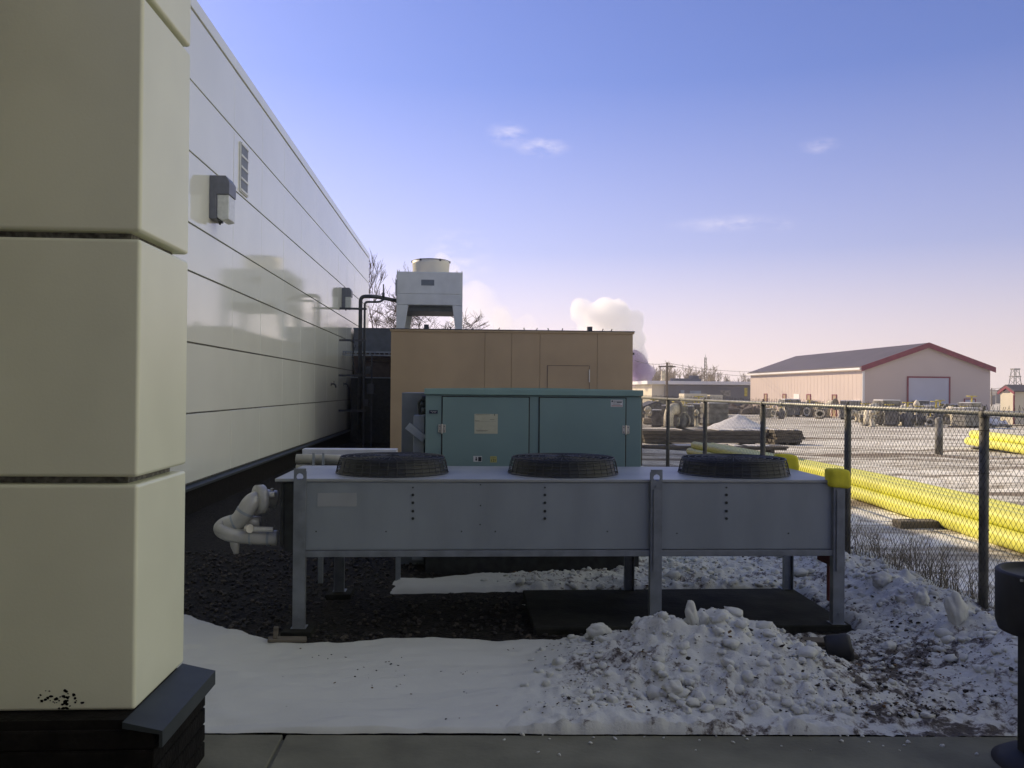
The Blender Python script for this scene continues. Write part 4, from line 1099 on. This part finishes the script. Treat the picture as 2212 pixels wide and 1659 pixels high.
# rows of big valves, fittings and crates
def proto_valve():
    t = thing('pipe_valve', (0, 0, 0), '', 'valve', 'flanged valves and fittings standing in the yard')
    bm = BM(); tube(bm, [(-.5, 0, .45), (.5, 0, .45)], .22, 12); lathe(bm, [(0, 0), (.3, 0), (.34, .3), (.25, .8), (.12, .95), (0, .95)], 14)
    new_obj('valve_body', bm, 'junk_gray', t, True)
    bm = BM()
    for x in (-.5, .44):
        bm = BM(); tube(bm, [(x, 0, .45), (x + .06, 0, .45)], .34, 16); new_obj('flange', bm, 'junk_pale', t)
    bm = BM(); tube(bm, [(0, 0, .92), (0, 0, .98)], .26, 14); new_obj('bonnet', bm, 'junk_pale', t)
    bm = BM(); tube(bm, [(0, 0, .9), (0, 0, 1.35)], .05, 8); tube(bm, [(.28*cos(k*pi/8), .28*sin(k*pi/8), 1.35) for k in range(17)], .03, 6, False)
    tube(bm, [(-.28, 0, 1.35), (.28, 0, 1.35)], .025, 6); new_obj('handwheel', bm, 'junk_yellow', t)
    return t
def proto_crate():
    t = thing('slatted_crate', (0, 0, 0), '', 'crate', 'slatted crates standing in the yard')
    bm = BM()
    for z in (.12, .38, .64, .9):
        box(bm, -.6, .6, -.45, -.42, z, z + .18); box(bm, -.6, .6, .42, .45, z, z + .18); box(bm, -.6, -.57, -.42, .42, z, z + .18); box(bm, .57, .6, -.42, .42, z, z + .18)
    box(bm, -.56, .56, -.41, .41, .12, .9); new_obj('slats', bm, 'junk_gray', t)
    bm = BM()
    for x in (-.55, 0, .5): box(bm, x, x + .08, -.44, .44, 0, .118)
    new_obj('pallet', bm, 'wood_dark', t)
    bm = BM(); box(bm, -.58, .58, -.42, .42, 1.085, 1.14, .02); new_obj('snow_cap', bm, 'snow_far', t)
    return t
def proto_fitting():
    t = thing('pipe_elbow', (0, 0, 0), '', 'pipe fitting', 'large pipe elbows standing in the yard')
    bm = BM(); tube(bm, elbow_run([(-.1, 0, 0), (-.1, 0, .85), (.6, 0, .85)], 0, rad=.5, n=8), .26, 14); new_obj('elbow', bm, 'junk_pale', t, True)
    bm = BM(); tube(bm, [(.6, 0, .85), (.67, 0, .85)], .38, 16); new_obj('flange', bm, 'junk_gray', t); bm = BM(); tube(bm, [(-.1, 0, 0), (-.1, 0, .07)], .38, 16); new_obj('flange', bm, 'junk_gray', t)
    return t
def proto_hydrant():
    t = thing('hydrant', (0, 0, 0), '', 'hydrant', 'yard hydrants and standpipes standing in rows')
    bm = BM(); lathe(bm, [(0, 0), (.2, 0), (.2, .06), (.12, .08), (.12, .8), (.18, .82), (.18, .9), (.12, 1.02), (.04, 1.1), (0, 1.12)], 14); new_obj('barrel', bm, 'junk_pale', t, True)
    bm = BM(); tube(bm, [(-.26, 0, .65), (.26, 0, .65)], .08, 10); tube(bm, [(0, -.22, .6), (0, .1, .6)], .09, 10); new_obj('outlet', bm, 'junk_gray', t)
    return t
protos = [proto_valve(), proto_crate(), proto_fitting(), proto_hydrant()]
kinds = ['flanged grey valve with yellow handwheel', 'grey slatted crate with a snowy lid', 'pale flanged pipe elbow', 'pale standpipe hydrant']
used = [0]*4; rn = random.Random(11)
zones = [('behind the first fence bay', 1395, 1440), ('behind the second fence bay', 1446, 1520), ('behind the third fence bay', 1528, 1545), ('behind the third fence bay', 1650, 1655), ('behind the fourth fence bay', 1655, 1828),
         ('below the warehouse gable', 1836, 1960), ('in front of the warehouse overhead door', 1960, 2050), ('near the right end of the warehouse gable', 2050, 2118)]
for (zn, pa, pb) in zones:
    nrow = max(2, int((pb - pa)/ (3.0 if pa < 1530 else 4.2)))
    for k in range(nrow):
        px = pa + (pb - pa)*(k + rn.random()*.9)/nrow
        near = pa > 1830
        g0 = -.5
        py = rn.uniform(896, 924) if near or pa < 1530 else rn.uniform(888, 906)
        for _ in range(4): q = on_z(px, py, g0); g0 = gz(q.x, q.y)
        kd = rn.choice([0, 0, 1, 1, 2, 3, 3]); P0 = protos[kd]
        s_ = rn.uniform(.8, 1.5)*(1.15 if near else 1.0)
        lab = kinds[kd] + ' ' + zn
        o = P0 if used[kd] == 0 else dup(P0)
        used[kd] += 1
        o.location = (q.x, q.y, g0); o.rotation_euler = (0, 0, rn.uniform(0, 6.3)); o.scale = (s_, s_, s_*rn.uniform(.85, 1.2)); o['label'] = lab; o['group'] = o['category'] + 's ' + zn
# pale low trailer body far left
x0, x1, y, g0, zt = yard_box('', 1478, 1545, 869, 17, 2, '', '', '')
y = 95.0; x0, x1 = on_y(1478, 860, y).x, on_y(1528, 860, y).x; g0 = -1.0; zt = on_y(1500, 850.5, y).z
TR = thing('storage_trailer', ((x0+x1)/2, y, g0), 'pale cream storage trailer parked before the long grey building', 'trailer')
bm = BM(); box(bm, x0 - (x0+x1)/2, x1 - (x0+x1)/2, 0, 2.4, .6, zt - g0, .03); new_obj('body', bm, 'far_cream', TR)
bm = BM()
for s_ in (-.7, .1, .8): tube(bm, [(s_*(x1-x0)/2.3, .1, .4), (s_*(x1-x0)/2.3, .35, .4)], .38, 12)
new_obj('wheel', bm, 'rubber', TR)
bm = BM(); box(bm, -.4, .2, -.02, -.003, .9, 1.9); new_obj('door', bm, 'wood_pale', TR)
xb0, xb1 = on_y(1528, 860, y).x + .3, on_y(1566, 860, y).x; zt = on_y(1540, 853, y).z
FB = thing('flatbed_load', ((xb0+xb1)/2, y, g0), 'flat pale load of boards stacked right of the storage trailer', 'board stack')
bm = BM(); box(bm, -(xb1-xb0)/2, (xb1-xb0)/2*.7, 0, 2, zt - g0 - .7, zt - g0, .03); new_obj('upper_load', bm, 'far_cream', FB)
bm = BM(); box(bm, -(xb1-xb0)/2, (xb1-xb0)/2, .1, 2, 0, zt - g0 - .9, .03); box(bm, -(xb1-xb0)/2*1.2, (xb1-xb0)/2*1.2, .05, 1.9, zt - g0 - .88, zt - g0 - .72); new_obj('lower_load', bm, 'wood_dark', FB)

# big warehouse
wy0, wy1 = 87.0, 122.0
wx0, wx1, wxp = on_y(1865, 820, wy0).x, on_y(2139, 820, wy0).x, on_y(2003, 745, wy0).x
ze = on_y(1865, 791, wy0).z; zp = on_y(2003, 743, wy0).z; zg = -1.0
WH = thing('warehouse', (wxp, wy0, zg), 'large gabled metal warehouse with peach side wall and maroon gable trim', 'warehouse')
def whp(name, bm, m, par=None, loc=True):
    o = new_obj(name, bm, m); o.parent = par or WH
    if not par: o.location = -WH.location
    return o
wxm = (wx0 + wx1)/2
bm = BM(); prism(bm, [(wx0, zg - .2), (wx1, zg - .2), (wx1, ze - .1), (wxm, zp - .1), (wx0, ze - .1)], 'y', wy0, wy1)
for k in range(35):                                    # standing ribs of the metal cladding
    box(bm, wx0 - .012, wx0, wy0 + .5 + k, wy0 + .53 + k, zg, ze - .35)
whp('wall', bm, 'wh_wall')
bm = BM()
for s_, xa in ((1, wx0 - .35), (-1, wx1 + .35)):
    dzz = (zp - ze)/(wxm - wx0)*.35
    prism(bm, [(xa, ze - dzz), (wxm, zp), (wxm, zp + .12), (xa, ze - dzz + .12)], 'y', wy0 - .35, wy1 + .35)
whp('roof', bm, 'wh_roof')
bm = BM()
for s_, xa in ((1, wx0 - .38), (-1, wx1 + .38)):
    dzz = (zp - ze)/(wxm - wx0)*.38
    prism(bm, [(xa, ze - dzz - .42), (wxm, zp - .42), (wxm, zp + .14), (xa, ze - dzz + .14)], 'y', wy0 - .40, wy0 - .352)
whp('gable_trim', bm, 'wh_trim')
bm = BM(); box(bm, wx0 - .55, wx0 - .36, wy0 - .3, wy1 + .3, ze - .38, ze - .16, .02); box(bm, wx0 - .12, wx0 + .12, wy0 - .06, wy0 - .001, zg, ze - .5)
whp('gutter', bm, 'wh_white')
dxa, dxb = on_y(1962, 850, wy0).x, on_y(2049, 850, wy0).x; dz1 = on_y(2005, 816.5, wy0).z
bm = BM(); box(bm, dxa, dxb, wy0 - .05, wy0 - .001, zg, dz1)
for k in range(7): box(bm, dxa, dxb, wy0 - .058, wy0 - .051, zg + .1 + k*.6, zg + .12 + k*.6)
whp('overhead_door', bm, 'wh_door')
bm = BM(); box(bm, dxa - .16, dxa - .001, wy0 - .09, wy0 - .001, zg, dz1 + .16); box(bm, dxb + .001, dxb + .16, wy0 - .09, wy0 - .001, zg, dz1 + .16); box(bm, dxa, dxb, wy0 - .09, wy0 - .001, dz1 + .002, dz1 + .16)
whp('door_trim', bm, 'wh_trim')
sxa, sxb = on_y(2082, 870, wy0).x, on_y(2107, 870, wy0).x; sz = on_y(2095, 861, wy0).z
bm = BM(); box(bm, sxa + .1, sxb - .1, wy0 - .05, wy0 - .001, zg, sz - .1); whp('small_door', bm, 'wh_door')
bm = BM(); box(bm, sxa, sxa + .098, wy0 - .08, wy0 - .001, zg, sz); box(bm, sxb - .098, sxb, wy0 - .08, wy0 - .001, zg, sz); box(bm, sxa + .1, sxb - .1, wy0 - .08, wy0 - .001, sz - .098, sz); whp('small_door_trim', bm, 'wh_trim')
for px in (1654.5, 1695, 1721, 1747.5, 1803):
    y_ = on_x(px, 860, wx0).y; zt_ = zg + 2.5
    if px == 1721:
        bm = BM(); box(bm, wx0 - .05, wx0 - .001, y_ - .9, y_ + .9, zg, zt_); whp('side_door', bm, 'wh_white')
    else:
        bm = BM(); box(bm, wx0 - .04, wx0 - .001, y_ - .45, y_ + .45, zg, zt_ - .1); sdn = whp('side_door', bm, 'tan_paint')
        bm = BM(); box(bm, wx0 - .09, wx0 - .001, y_ - .60, y_ - .451, zg, zt_); box(bm, wx0 - .09, wx0 - .001, y_ + .451, y_ + .6, zg, zt_); box(bm, wx0 - .09, wx0 - .001, y_ - .45, y_ + .45, zt_ - .098, zt_)
        whp('side_door_trim', bm, 'wh_trim')

# long grey building further left
ly = 135.0; la_, lb_ = on_y(1437, 840, ly).x, on_y(1640, 840, ly).x; lz = on_y(1500, 823.5, ly).z; lg = -1.0
LB = thing('long_grey_building', ((la_+lb_)/2, ly, lg), 'long low grey workshop with white roof edge and cream end wall', 'building')
def lp(name, bm, m):
    o = new_obj(name, bm, m); o.parent = LB; o.location = -LB.location; return o
bm = BM(); box(bm, la_, lb_, ly, ly + 18, lg, lz - .6); lp('wall', bm, 'far_gray')
bm = BM(); lc = on_y(1395, 840, ly + 5).x
prism(bm, [(lc, lg), (la_ - .01, lg), (la_ - .01, lz - .55), (lc*.5 + la_*.5 - .6, lz - .05), (lc, lz - .7)], 'y', ly + .4, ly + 18); lp('end_wall', bm, 'far_cream')
bm = BM(); box(bm, la_ - 3, lb_ + .4, ly - .4, ly + 18.4, lz - .55, lz, .05); lp('roof_edge', bm, 'wh_white')
for (pa, pb, ya_, yb2, m_) in ((1470, 1478, 843, 852, 'far_glass'), (1490, 1514, 844, 857, 'far_glass'), (1556, 1578, 843, 856, 'junk_gray'), (1608, 1614, 838, 856, 'junk_yellow')):
    a, b = on_y(pa, ya_, ly), on_y(pb, yb2, ly); bm = BM(); box(bm, a.x, b.x, ly - .08, ly - .001, max(b.z, lg), a.z); lp('door' if m_.startswith('junk') else 'window', bm, m_)
bm = BM(); q = on_y(1484, 821, ly + 4); box(bm, q.x - 2.4, q.x + 2.4, ly + 4, ly + 6, lz, lz + .5, .05); box(bm, q.x + .8, q.x + 2, ly + 4, ly + 6, lz + .51, lz + 1.0, .05); lp('roof_vent', bm, 'far_gray')
# small shed at the yard's far left
q = on_y(1422, 860, 75.0); bm = BM(); 
prism(bm, [(-2.4, 0), (2.4, 0), (2.4, .75), (-.2, 1.6), (-2.4, .7)], 'y', 0, 3)
SH = thing('low_tarp_shed', (q.x, 75, -.95), 'low grey gabled shed below the cream end wall', 'shed'); new_obj('wall', bm, 'junk_gray', SH)
bm = BM(); prism(bm, [(-2.6, .68), (-.2, 1.62), (2.6, .7), (2.6, .8), (-.2, 1.74), (-2.6, .78)], 'y', -.1, 3.1); new_obj('roof', bm, 'far_gray', SH)

# gatehouse at right edge
hy = 70.0; hX = on_y(2189, 860, hy).x; hY2 = on_x(2161, 860, hX).y; hz0 = -.9; hzt = on_y(2189, 846, hy).z; hpk = on_x(2175, 834.5, hX).z; hYm = (hy + hY2)/2
GH = thing('gatehouse', (hX + 3, hYm, hz0), 'small cream hut with red roof edges at the right of the warehouse', 'hut')
def hp(name, bm, m):
    o = new_obj(name, bm, m); o.parent = GH; o.location = -GH.location; return o
bm = BM(); prism(bm, [(hy, hz0), (hY2, hz0), (hY2, hzt), (hYm, hpk - .08), (hy, hzt)], 'x', hX, hX + 7); hp('wall', bm, 'far_cream')
bm = BM(); prism(bm, [(hy - .25, hzt - .25), (hYm, hpk - .18), (hY2 + .25, hzt - .25), (hY2 + .25, hzt - .02), (hYm, hpk + .05), (hy - .25, hzt - .02)], 'x', hX - .12, hX - .02)
box(bm, hX - .03, hX + .10, hy - .05, hy - .002, hz0, hzt - .3); hp('roof_trim', bm, 'wh_trim')
bm = BM(); prism(bm, [(hy - .3, hzt - .02), (hYm, hpk + .06), (hY2 + .3, hzt - .02), (hY2 + .3, hzt + .07), (hYm, hpk + .15), (hy - .3, hzt + .07)], 'x', hX - .13, hX + 7.2); hp('roof', bm, 'wh_roof')
bm = BM(); n_ = 12; prism(bm, [(hYm + .45*cos(pi*k/n_), hzt - .1 + .45*sin(pi*k/n_)) for k in range(n_ + 1)], 'x', hX - .03, hX - .001); hp('round_vent', bm, 'wh_roof')
# snow covered load by the right fence post
q = on_z(2163, 914, -.6); z0 = gz(q.x, q.y); SL = thing('covered_pallet_load', (q.x, q.y, z0), 'white snow covered load on a low flat cart right of the last fence post', 'covered load')
bm = BM(); box(bm, -.9, .9, 0, 1.2, .1, .22, .02); 
for x in (-.6, .6): tube(bm, [(x, .0, .14), (x, .12, .14)], .14, 12)
new_obj('cart', bm, 'junk_gray', SL)
bm = BM(); blob(bm, (-.35, .5, .45), .42, 3, (1.2, 1, .6)); blob(bm, (.45, .5, .38), .3, 3, (1.3, 1, .5)); new_obj('snowy_load', bm, 'snow_far', SL, True)

# ------------------------------------------------------------------ bare trees
def tree_mesh(seed, H, spread, levels, twig, trunk_r, mn=.01, nb=(3, 5), up=.5):
    rg = random.Random(seed); tr = BM(); br = BM()
    def grow(p, d, ln, r, lv, bm_):
        n_ = 5; pts = [p.copy()]; rr = [r]; dd = d.copy()
        for i in range(n_):
            dd = (dd + Vector((rg.uniform(-1, 1), rg.uniform(-1, 1), rg.uniform(-.4, .8)*up))*.16).normalized()
            p = p + dd*ln/n_; pts.append(p.copy()); rr.append(max(mn*.6, r*(1 - .55*(i+1)/n_)))
        tube(bm_, pts, rr, 5 if lv < 2 else 3, False)
        if lv >= levels: return
        for k in range(rg.randint(*nb)):
            t = rg.uniform(.3, 1.0); i = min(n_ - 1, int(t*n_)); q = pts[i].lerp(pts[i+1], t*n_ - i if i < n_ else 1)
            a = rg.uniform(0, 2*pi); side = Vector((cos(a), sin(a), 0)); nd = (dd*rg.uniform(.5, 1) + side*spread*rg.uniform(.6, 1.2) + Vector((0, 0, up*.4))).normalized()
            grow(q, nd, ln*rg.uniform(.5, .72), max(mn, rr[min(i+1, n_)]*.6), lv + 1, br)
    grow(Vector((0, 0, 0)), Vector((0, 0, 1)), H*.5, trunk_r, 0, tr)
    return tr, br
def tree(name, loc, seed, H, label, m='bark', group=None, levels=4, spread=.7, mn=.012, tr=.16, nb=(3, 5), up=.5):
    t = thing(name, loc, label, 'tree', group); a, b = tree_mesh(seed, H, spread, levels, 0, tr, mn, nb, up)
    new_obj('trunk', a, m, t); new_obj('branches', b, m, t); return t
TG = 'bare trees behind the equipment'
for (px, y_, sd_, H_, lab, lv, up_, sp_, nb_) in [
    (828, 46, 21, 8.5, 'tall bare tree rising between the cream wall and white condenser', 5, .9, .5, (3, 4)),
    (806, 52, 5, 8.3, 'bushy bare tree close against the corner of the cream wall', 5, .5, .95, (4, 5)),
    (850, 54, 17, 8.6, 'bare tree just left of the white condenser leg', 5, .5, .9, (3, 4)),
    (905, 44, 9, 7.9, 'bare tree seen through the legs of the white condenser, left side', 5, .4, 1.0, (4, 5)),
    (940, 50, 12, 8.2, 'bare tree centred between the legs of the white condenser', 5, .4, 1.0, (4, 5)),
    (975, 45, 14, 6.6, 'bare tree spreading past the right leg of the white condenser', 5, .4, 1.1, (3, 4))]:
    q = on_y(px, 700, y_); tree('bare_tree', (q.x, y_, 0), sd_, H_, lab, levels=lv, tr=.13, nb=nb_, up=up_, spread=sp_, mn=.011, group=TG)
# hedgerow of far bare trees
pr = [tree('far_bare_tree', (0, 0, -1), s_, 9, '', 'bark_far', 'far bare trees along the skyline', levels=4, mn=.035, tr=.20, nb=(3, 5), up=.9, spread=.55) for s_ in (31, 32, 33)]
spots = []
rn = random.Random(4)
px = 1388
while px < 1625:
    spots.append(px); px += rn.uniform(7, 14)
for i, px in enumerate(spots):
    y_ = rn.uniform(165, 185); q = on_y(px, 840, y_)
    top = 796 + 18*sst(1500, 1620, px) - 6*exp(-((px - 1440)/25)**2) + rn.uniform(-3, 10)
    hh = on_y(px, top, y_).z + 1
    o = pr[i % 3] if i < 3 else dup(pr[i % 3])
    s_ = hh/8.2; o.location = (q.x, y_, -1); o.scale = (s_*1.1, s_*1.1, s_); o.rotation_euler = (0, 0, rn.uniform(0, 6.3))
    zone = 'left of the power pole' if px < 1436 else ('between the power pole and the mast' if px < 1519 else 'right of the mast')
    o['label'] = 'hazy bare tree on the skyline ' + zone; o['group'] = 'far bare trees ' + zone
# distant scrub and wood as one mass
bm = BM(); rn = random.Random(8)
for k in range(420):
    px = rn.uniform(1370, 2260); y_ = rn.uniform(250, 300); q = on_y(px, 845, y_); h_ = rn.uniform(1.2, 3.4)
    blob(bm, (q.x, y_, -1 + h_*.4), h_, 1, (1.3, 1, .8), jag=.5)
mat('far_scrub', (.17, .145, .12), rough=.95, var=.3, scale=.5)
struct(tag(new_obj('far_woodland', bm, 'far_scrub'), 'low hazy band of woodland along the far skyline', 'woodland'), 'stuff')
bm = BM()
for k in range(500):
    px = rn.uniform(1372, 1640); y_ = rn.uniform(100, 128); q = on_y(px, 860, y_); h_ = rn.uniform(.25, .8)
    blob(bm, (q.x, y_, -1 + h_*.3), h_, 1, (1.5, 1, .8), jag=.6)
struct(tag(new_obj('yard_scrub', bm, 'far_scrub'), 'low dark brush in front of the grey workshop', 'brush'), 'stuff')

# poles, mast and tower
def pole(px, pyt, y_, r_, label, name='power_pole', arm=True):
    q = on_y(px, pyt, y_); t = thing(name, (q.x, y_, -1), label, 'power pole', 'power poles beyond the yard'); h_ = q.z + 1
    bm = BM(); tube(bm, [(0, 0, 0), (0, 0, h_)], [r_, r_*.7], 8); new_obj('pole_shaft', bm, 'pole_wood', t)
    if arm:
        bm = BM(); box(bm, -.9, .9, -.06, .06, h_ - .5, h_ - .36); new_obj('crossarm', bm, 'pole_wood', t)
        bm = BM(); tube(bm, [(-.45, -.1, h_ - 1.9), (-.45, -.1, h_ - .9)], .2, 8); new_obj('transformer', bm, 'junk_pale', t)
    return Vector((q.x, y_, q.z))
p1 = pole(1441, 783, 88, .16, 'tall wooden power pole in front of the grey workshop')
p2 = pole(2142, 838, 190, .15, 'small hazy power pole just right of the warehouse'); 
p3 = pole(2207, 828, 190, .15, 'small hazy power pole at the far right edge of the view')
q = on_y(1524, 772, 230); t = thing('radio_mast', (q.x, 230, -1), 'thin lattice radio mast rising above the far bare trees', 'mast'); bm = BM(); h_ = q.z + 1
for (x, y_) in ((-.3, 0), (.3, 0), (0, .5)): tube(bm, [(x, y_, 0), (x*.8, y_*.8, h_)], .10, 4)
for k in range(14): z = h_*k/14; tube(bm, [(-.3, 0, z), (.3, 0, z + h_/14)], .05, 3); tube(bm, [(.3, 0, z), (-.3, 0, z + h_/14)], .05, 3)
new_obj('lattice', bm, 'junk_gray', t); bm = BM(); tube(bm, [(0, 0, h_), (0, 0, h_ + .8)], .05, 4); new_obj('antenna', bm, 'junk_gray', t)
q = on_y(2193, 796, 260); t = thing('lattice_tower', (q.x, 260, -1), 'hazy lattice tower with platform standing behind the red roofed hut', 'tower'); bm = BM(); h_ = q.z + 1
for (sx, sy) in ((-1, -1), (1, -1), (1, 1), (-1, 1)): tube(bm, [(sx*1.8, sy*1.8, 0), (sx*.7, sy*.7, h_)], .13, 4)
for k in range(6):
    z0, z1 = h_*k/6, h_*(k+1)/6; w0, w1 = 1.8 - 1.1*k/6, 1.8 - 1.1*(k+1)/6
    for sy in (-1, 1): tube(bm, [(-w0, sy*w0, z0), (w1, sy*w1, z1)], .07, 3); tube(bm, [(w0, sy*w0, z0), (-w1, sy*w1, z1)], .07, 3)
new_obj('lattice', bm, 'junk_gray', t); bm = BM(); box(bm, -1, 1, -1, 1, h_ - .4, h_); box(bm, -1.2, 1.2, -1.2, 1.2, h_*.75, h_*.75 + .3); new_obj('platform', bm, 'junk_gray', t)
# overhead wires
def wire(a, b, sag, r_, label):
    bm = BM(); pts = [a.lerp(b, k/16) - Vector((0, 0, sag*4*(k/16)*(1 - k/16))) for k in range(17)]; tube(bm, pts, r_, 3, False)
    o = new_obj('overhead_wire', bm, 'pole_wood'); tag(o, label, 'wire', 'overhead wires beyond the yard')
for i, (yy1, yy2, lab) in enumerate([(784, 800, 'highest overhead wire from the tall pole toward the warehouse roof'), (788, 812, 'lower overhead wire from the tall pole toward the warehouse roof')]):
    wire(on_y(1441, yy1, 88), on_y(1680, yy2, 128), .5, .022, lab)
wire(on_y(1441, 785, 88), on_y(1372, 779, 80), .2, .022, 'overhead wire running left from the tall pole behind the steam')
wire(on_y(2142, 839, 190), on_y(2207, 829, 190), .3, .05, 'hazy overhead wire between the two small poles at right')
# far blocks on the right skyline
for i, (pa, pb, pt, y_, lab) in enumerate([(2141, 2150, 852, 220, 'low hazy block directly beside the warehouse end'), (2152, 2185, 846, 240, 'wide hazy flat roofed building on the right skyline'), (2186, 2230, 850, 250, 'hazy long building below the lattice tower')]):
    a, b = on_y(pa, pt, y_), on_y(pb, pt, y_)
    t = thing('distant_building', ((a.x+b.x)/2, y_, -1), lab, 'building', 'distant buildings on the right skyline'); w = (b.x - a.x)/2; h_ = a.z + 1
    bm = BM(); box(bm, -w, w, 0, 8, 0, h_*.9); box(bm, -w*.4, w*.1, 1, 6, h_*.9, h_*1.15); new_obj('wall', bm, 'far_gray', t)
    bm = BM(); box(bm, -w - .1, w + .1, -.1, 8.1, h_*.86, h_*.92); new_obj('roof', bm, 'junk_gray', t)

# ------------------------------------------------------------------ steam plumes
def plume(name, blobs, y_, dens, label, col=(1, 1, 1), vox=.8, emis=0):
    bm = BM(); sc_ = y_/FP
    rg = random.Random(1)
    for (px, py, rp_) in blobs:
        q = on_y(px, py, y_); r_ = rp_*sc_
        for k in range(5):
            o_ = Vector((rg.gauss(0, .38), rg.gauss(0, .38), rg.gauss(0, .38)))*r_
            rr = bmesh.ops.create_icosphere(bm, subdivisions=3, radius=r_*rg.uniform(.5, .8))
            for v in rr['verts']:
                v.co = q + o_ + v.co*(1 + .28*noise.noise(v.co*1.2/r_*2 + Vector((k, px, 0))) + .12*noise.noise(v.co*6/r_ + Vector((k, px, 0))))
    m = bpy.data.materials.new(name + '_vapour'); m.use_nodes = True; t = m.node_tree; t.nodes.clear()
    o_ = t.nodes.new('ShaderNodeOutputMaterial'); v = t.nodes.new('ShaderNodeVolumePrincipled'); t.links.new(v.outputs[0], o_.inputs['Volume'])
    v.inputs['Color'].default_value = (*col, 1); v.inputs['Anisotropy'].default_value = .4
    g = t.nodes.new('ShaderNodeNewGeometry'); n1 = t.nodes.new('ShaderNodeTexNoise'); n1.inputs['Scale'].default_value = .22*150/y_; n1.inputs['Detail'].default_value = 5
    t.links.new(g.outputs['Position'], n1.inputs[0]); mr = t.nodes.new('ShaderNodeMapRange'); t.links.new(n1.outputs[0], mr.inputs[0])
    mr.inputs[1].default_value = .30; mr.inputs[2].default_value = .55; mr.inputs[3].default_value = 0; mr.inputs[4].default_value = dens
    t.links.new(mr.outputs[0], v.inputs['Density'])
    o = new_obj(name, bm, m); md = o.modifiers.new('union', 'REMESH'); md.mode = 'VOXEL'; md.voxel_size = vox
    tag(o, label, 'steam'); return struct(o, 'stuff')
plume('steam_plume', [(1310, 690, 46), (1335, 672, 32), (1288, 664, 26), (1252, 668, 22), (1372, 692, 26), (1330, 730, 45), (1375, 730, 26), (1340, 770, 45), (1270, 700, 25), (1300, 740, 40)], 150, .65, 'bright billowing steam rising behind the right end of the tan enclosure', vox=.5)
plume('faint_steam', [(955, 560, 18), (978, 585, 22), (1005, 630, 30), (1035, 660, 38), (1080, 690, 36), (1130, 705, 30), (990, 690, 34)], 150, .14, 'faint steam drifting right of the white condenser', vox=.7)

# ------------------------------------------------------------------ the cold hazy air itself
bm = BM(); box(bm, -1650, 1750, -1650, 1750, -3.0, 48)
mh = bpy.data.materials.new('haze_air'); mh.use_nodes = True; t = mh.node_tree; t.nodes.clear()
o_ = t.nodes.new('ShaderNodeOutputMaterial'); v = t.nodes.new('ShaderNodeVolumePrincipled'); t.links.new(v.outputs[0], o_.inputs['Volume'])
v.inputs['Color'].default_value = (.95, .92, .90, 1); v.inputs['Density'].default_value = .0005; v.inputs['Anisotropy'].default_value = .3
hzo = new_obj('haze', bm, mh); struct(hzo, 'stuff')
plume('shaded_steam_puff', [(1372, 778, 24), (1386, 792, 24), (1392, 806, 18), (1376, 812, 20)], 148, 1.6, 'steam puff coloured violet for shade, low beside the right end of the tan enclosure', col=(.74, .66, .78), vox=.4)  # less lit foot of the steam, its shade put into the violet colour
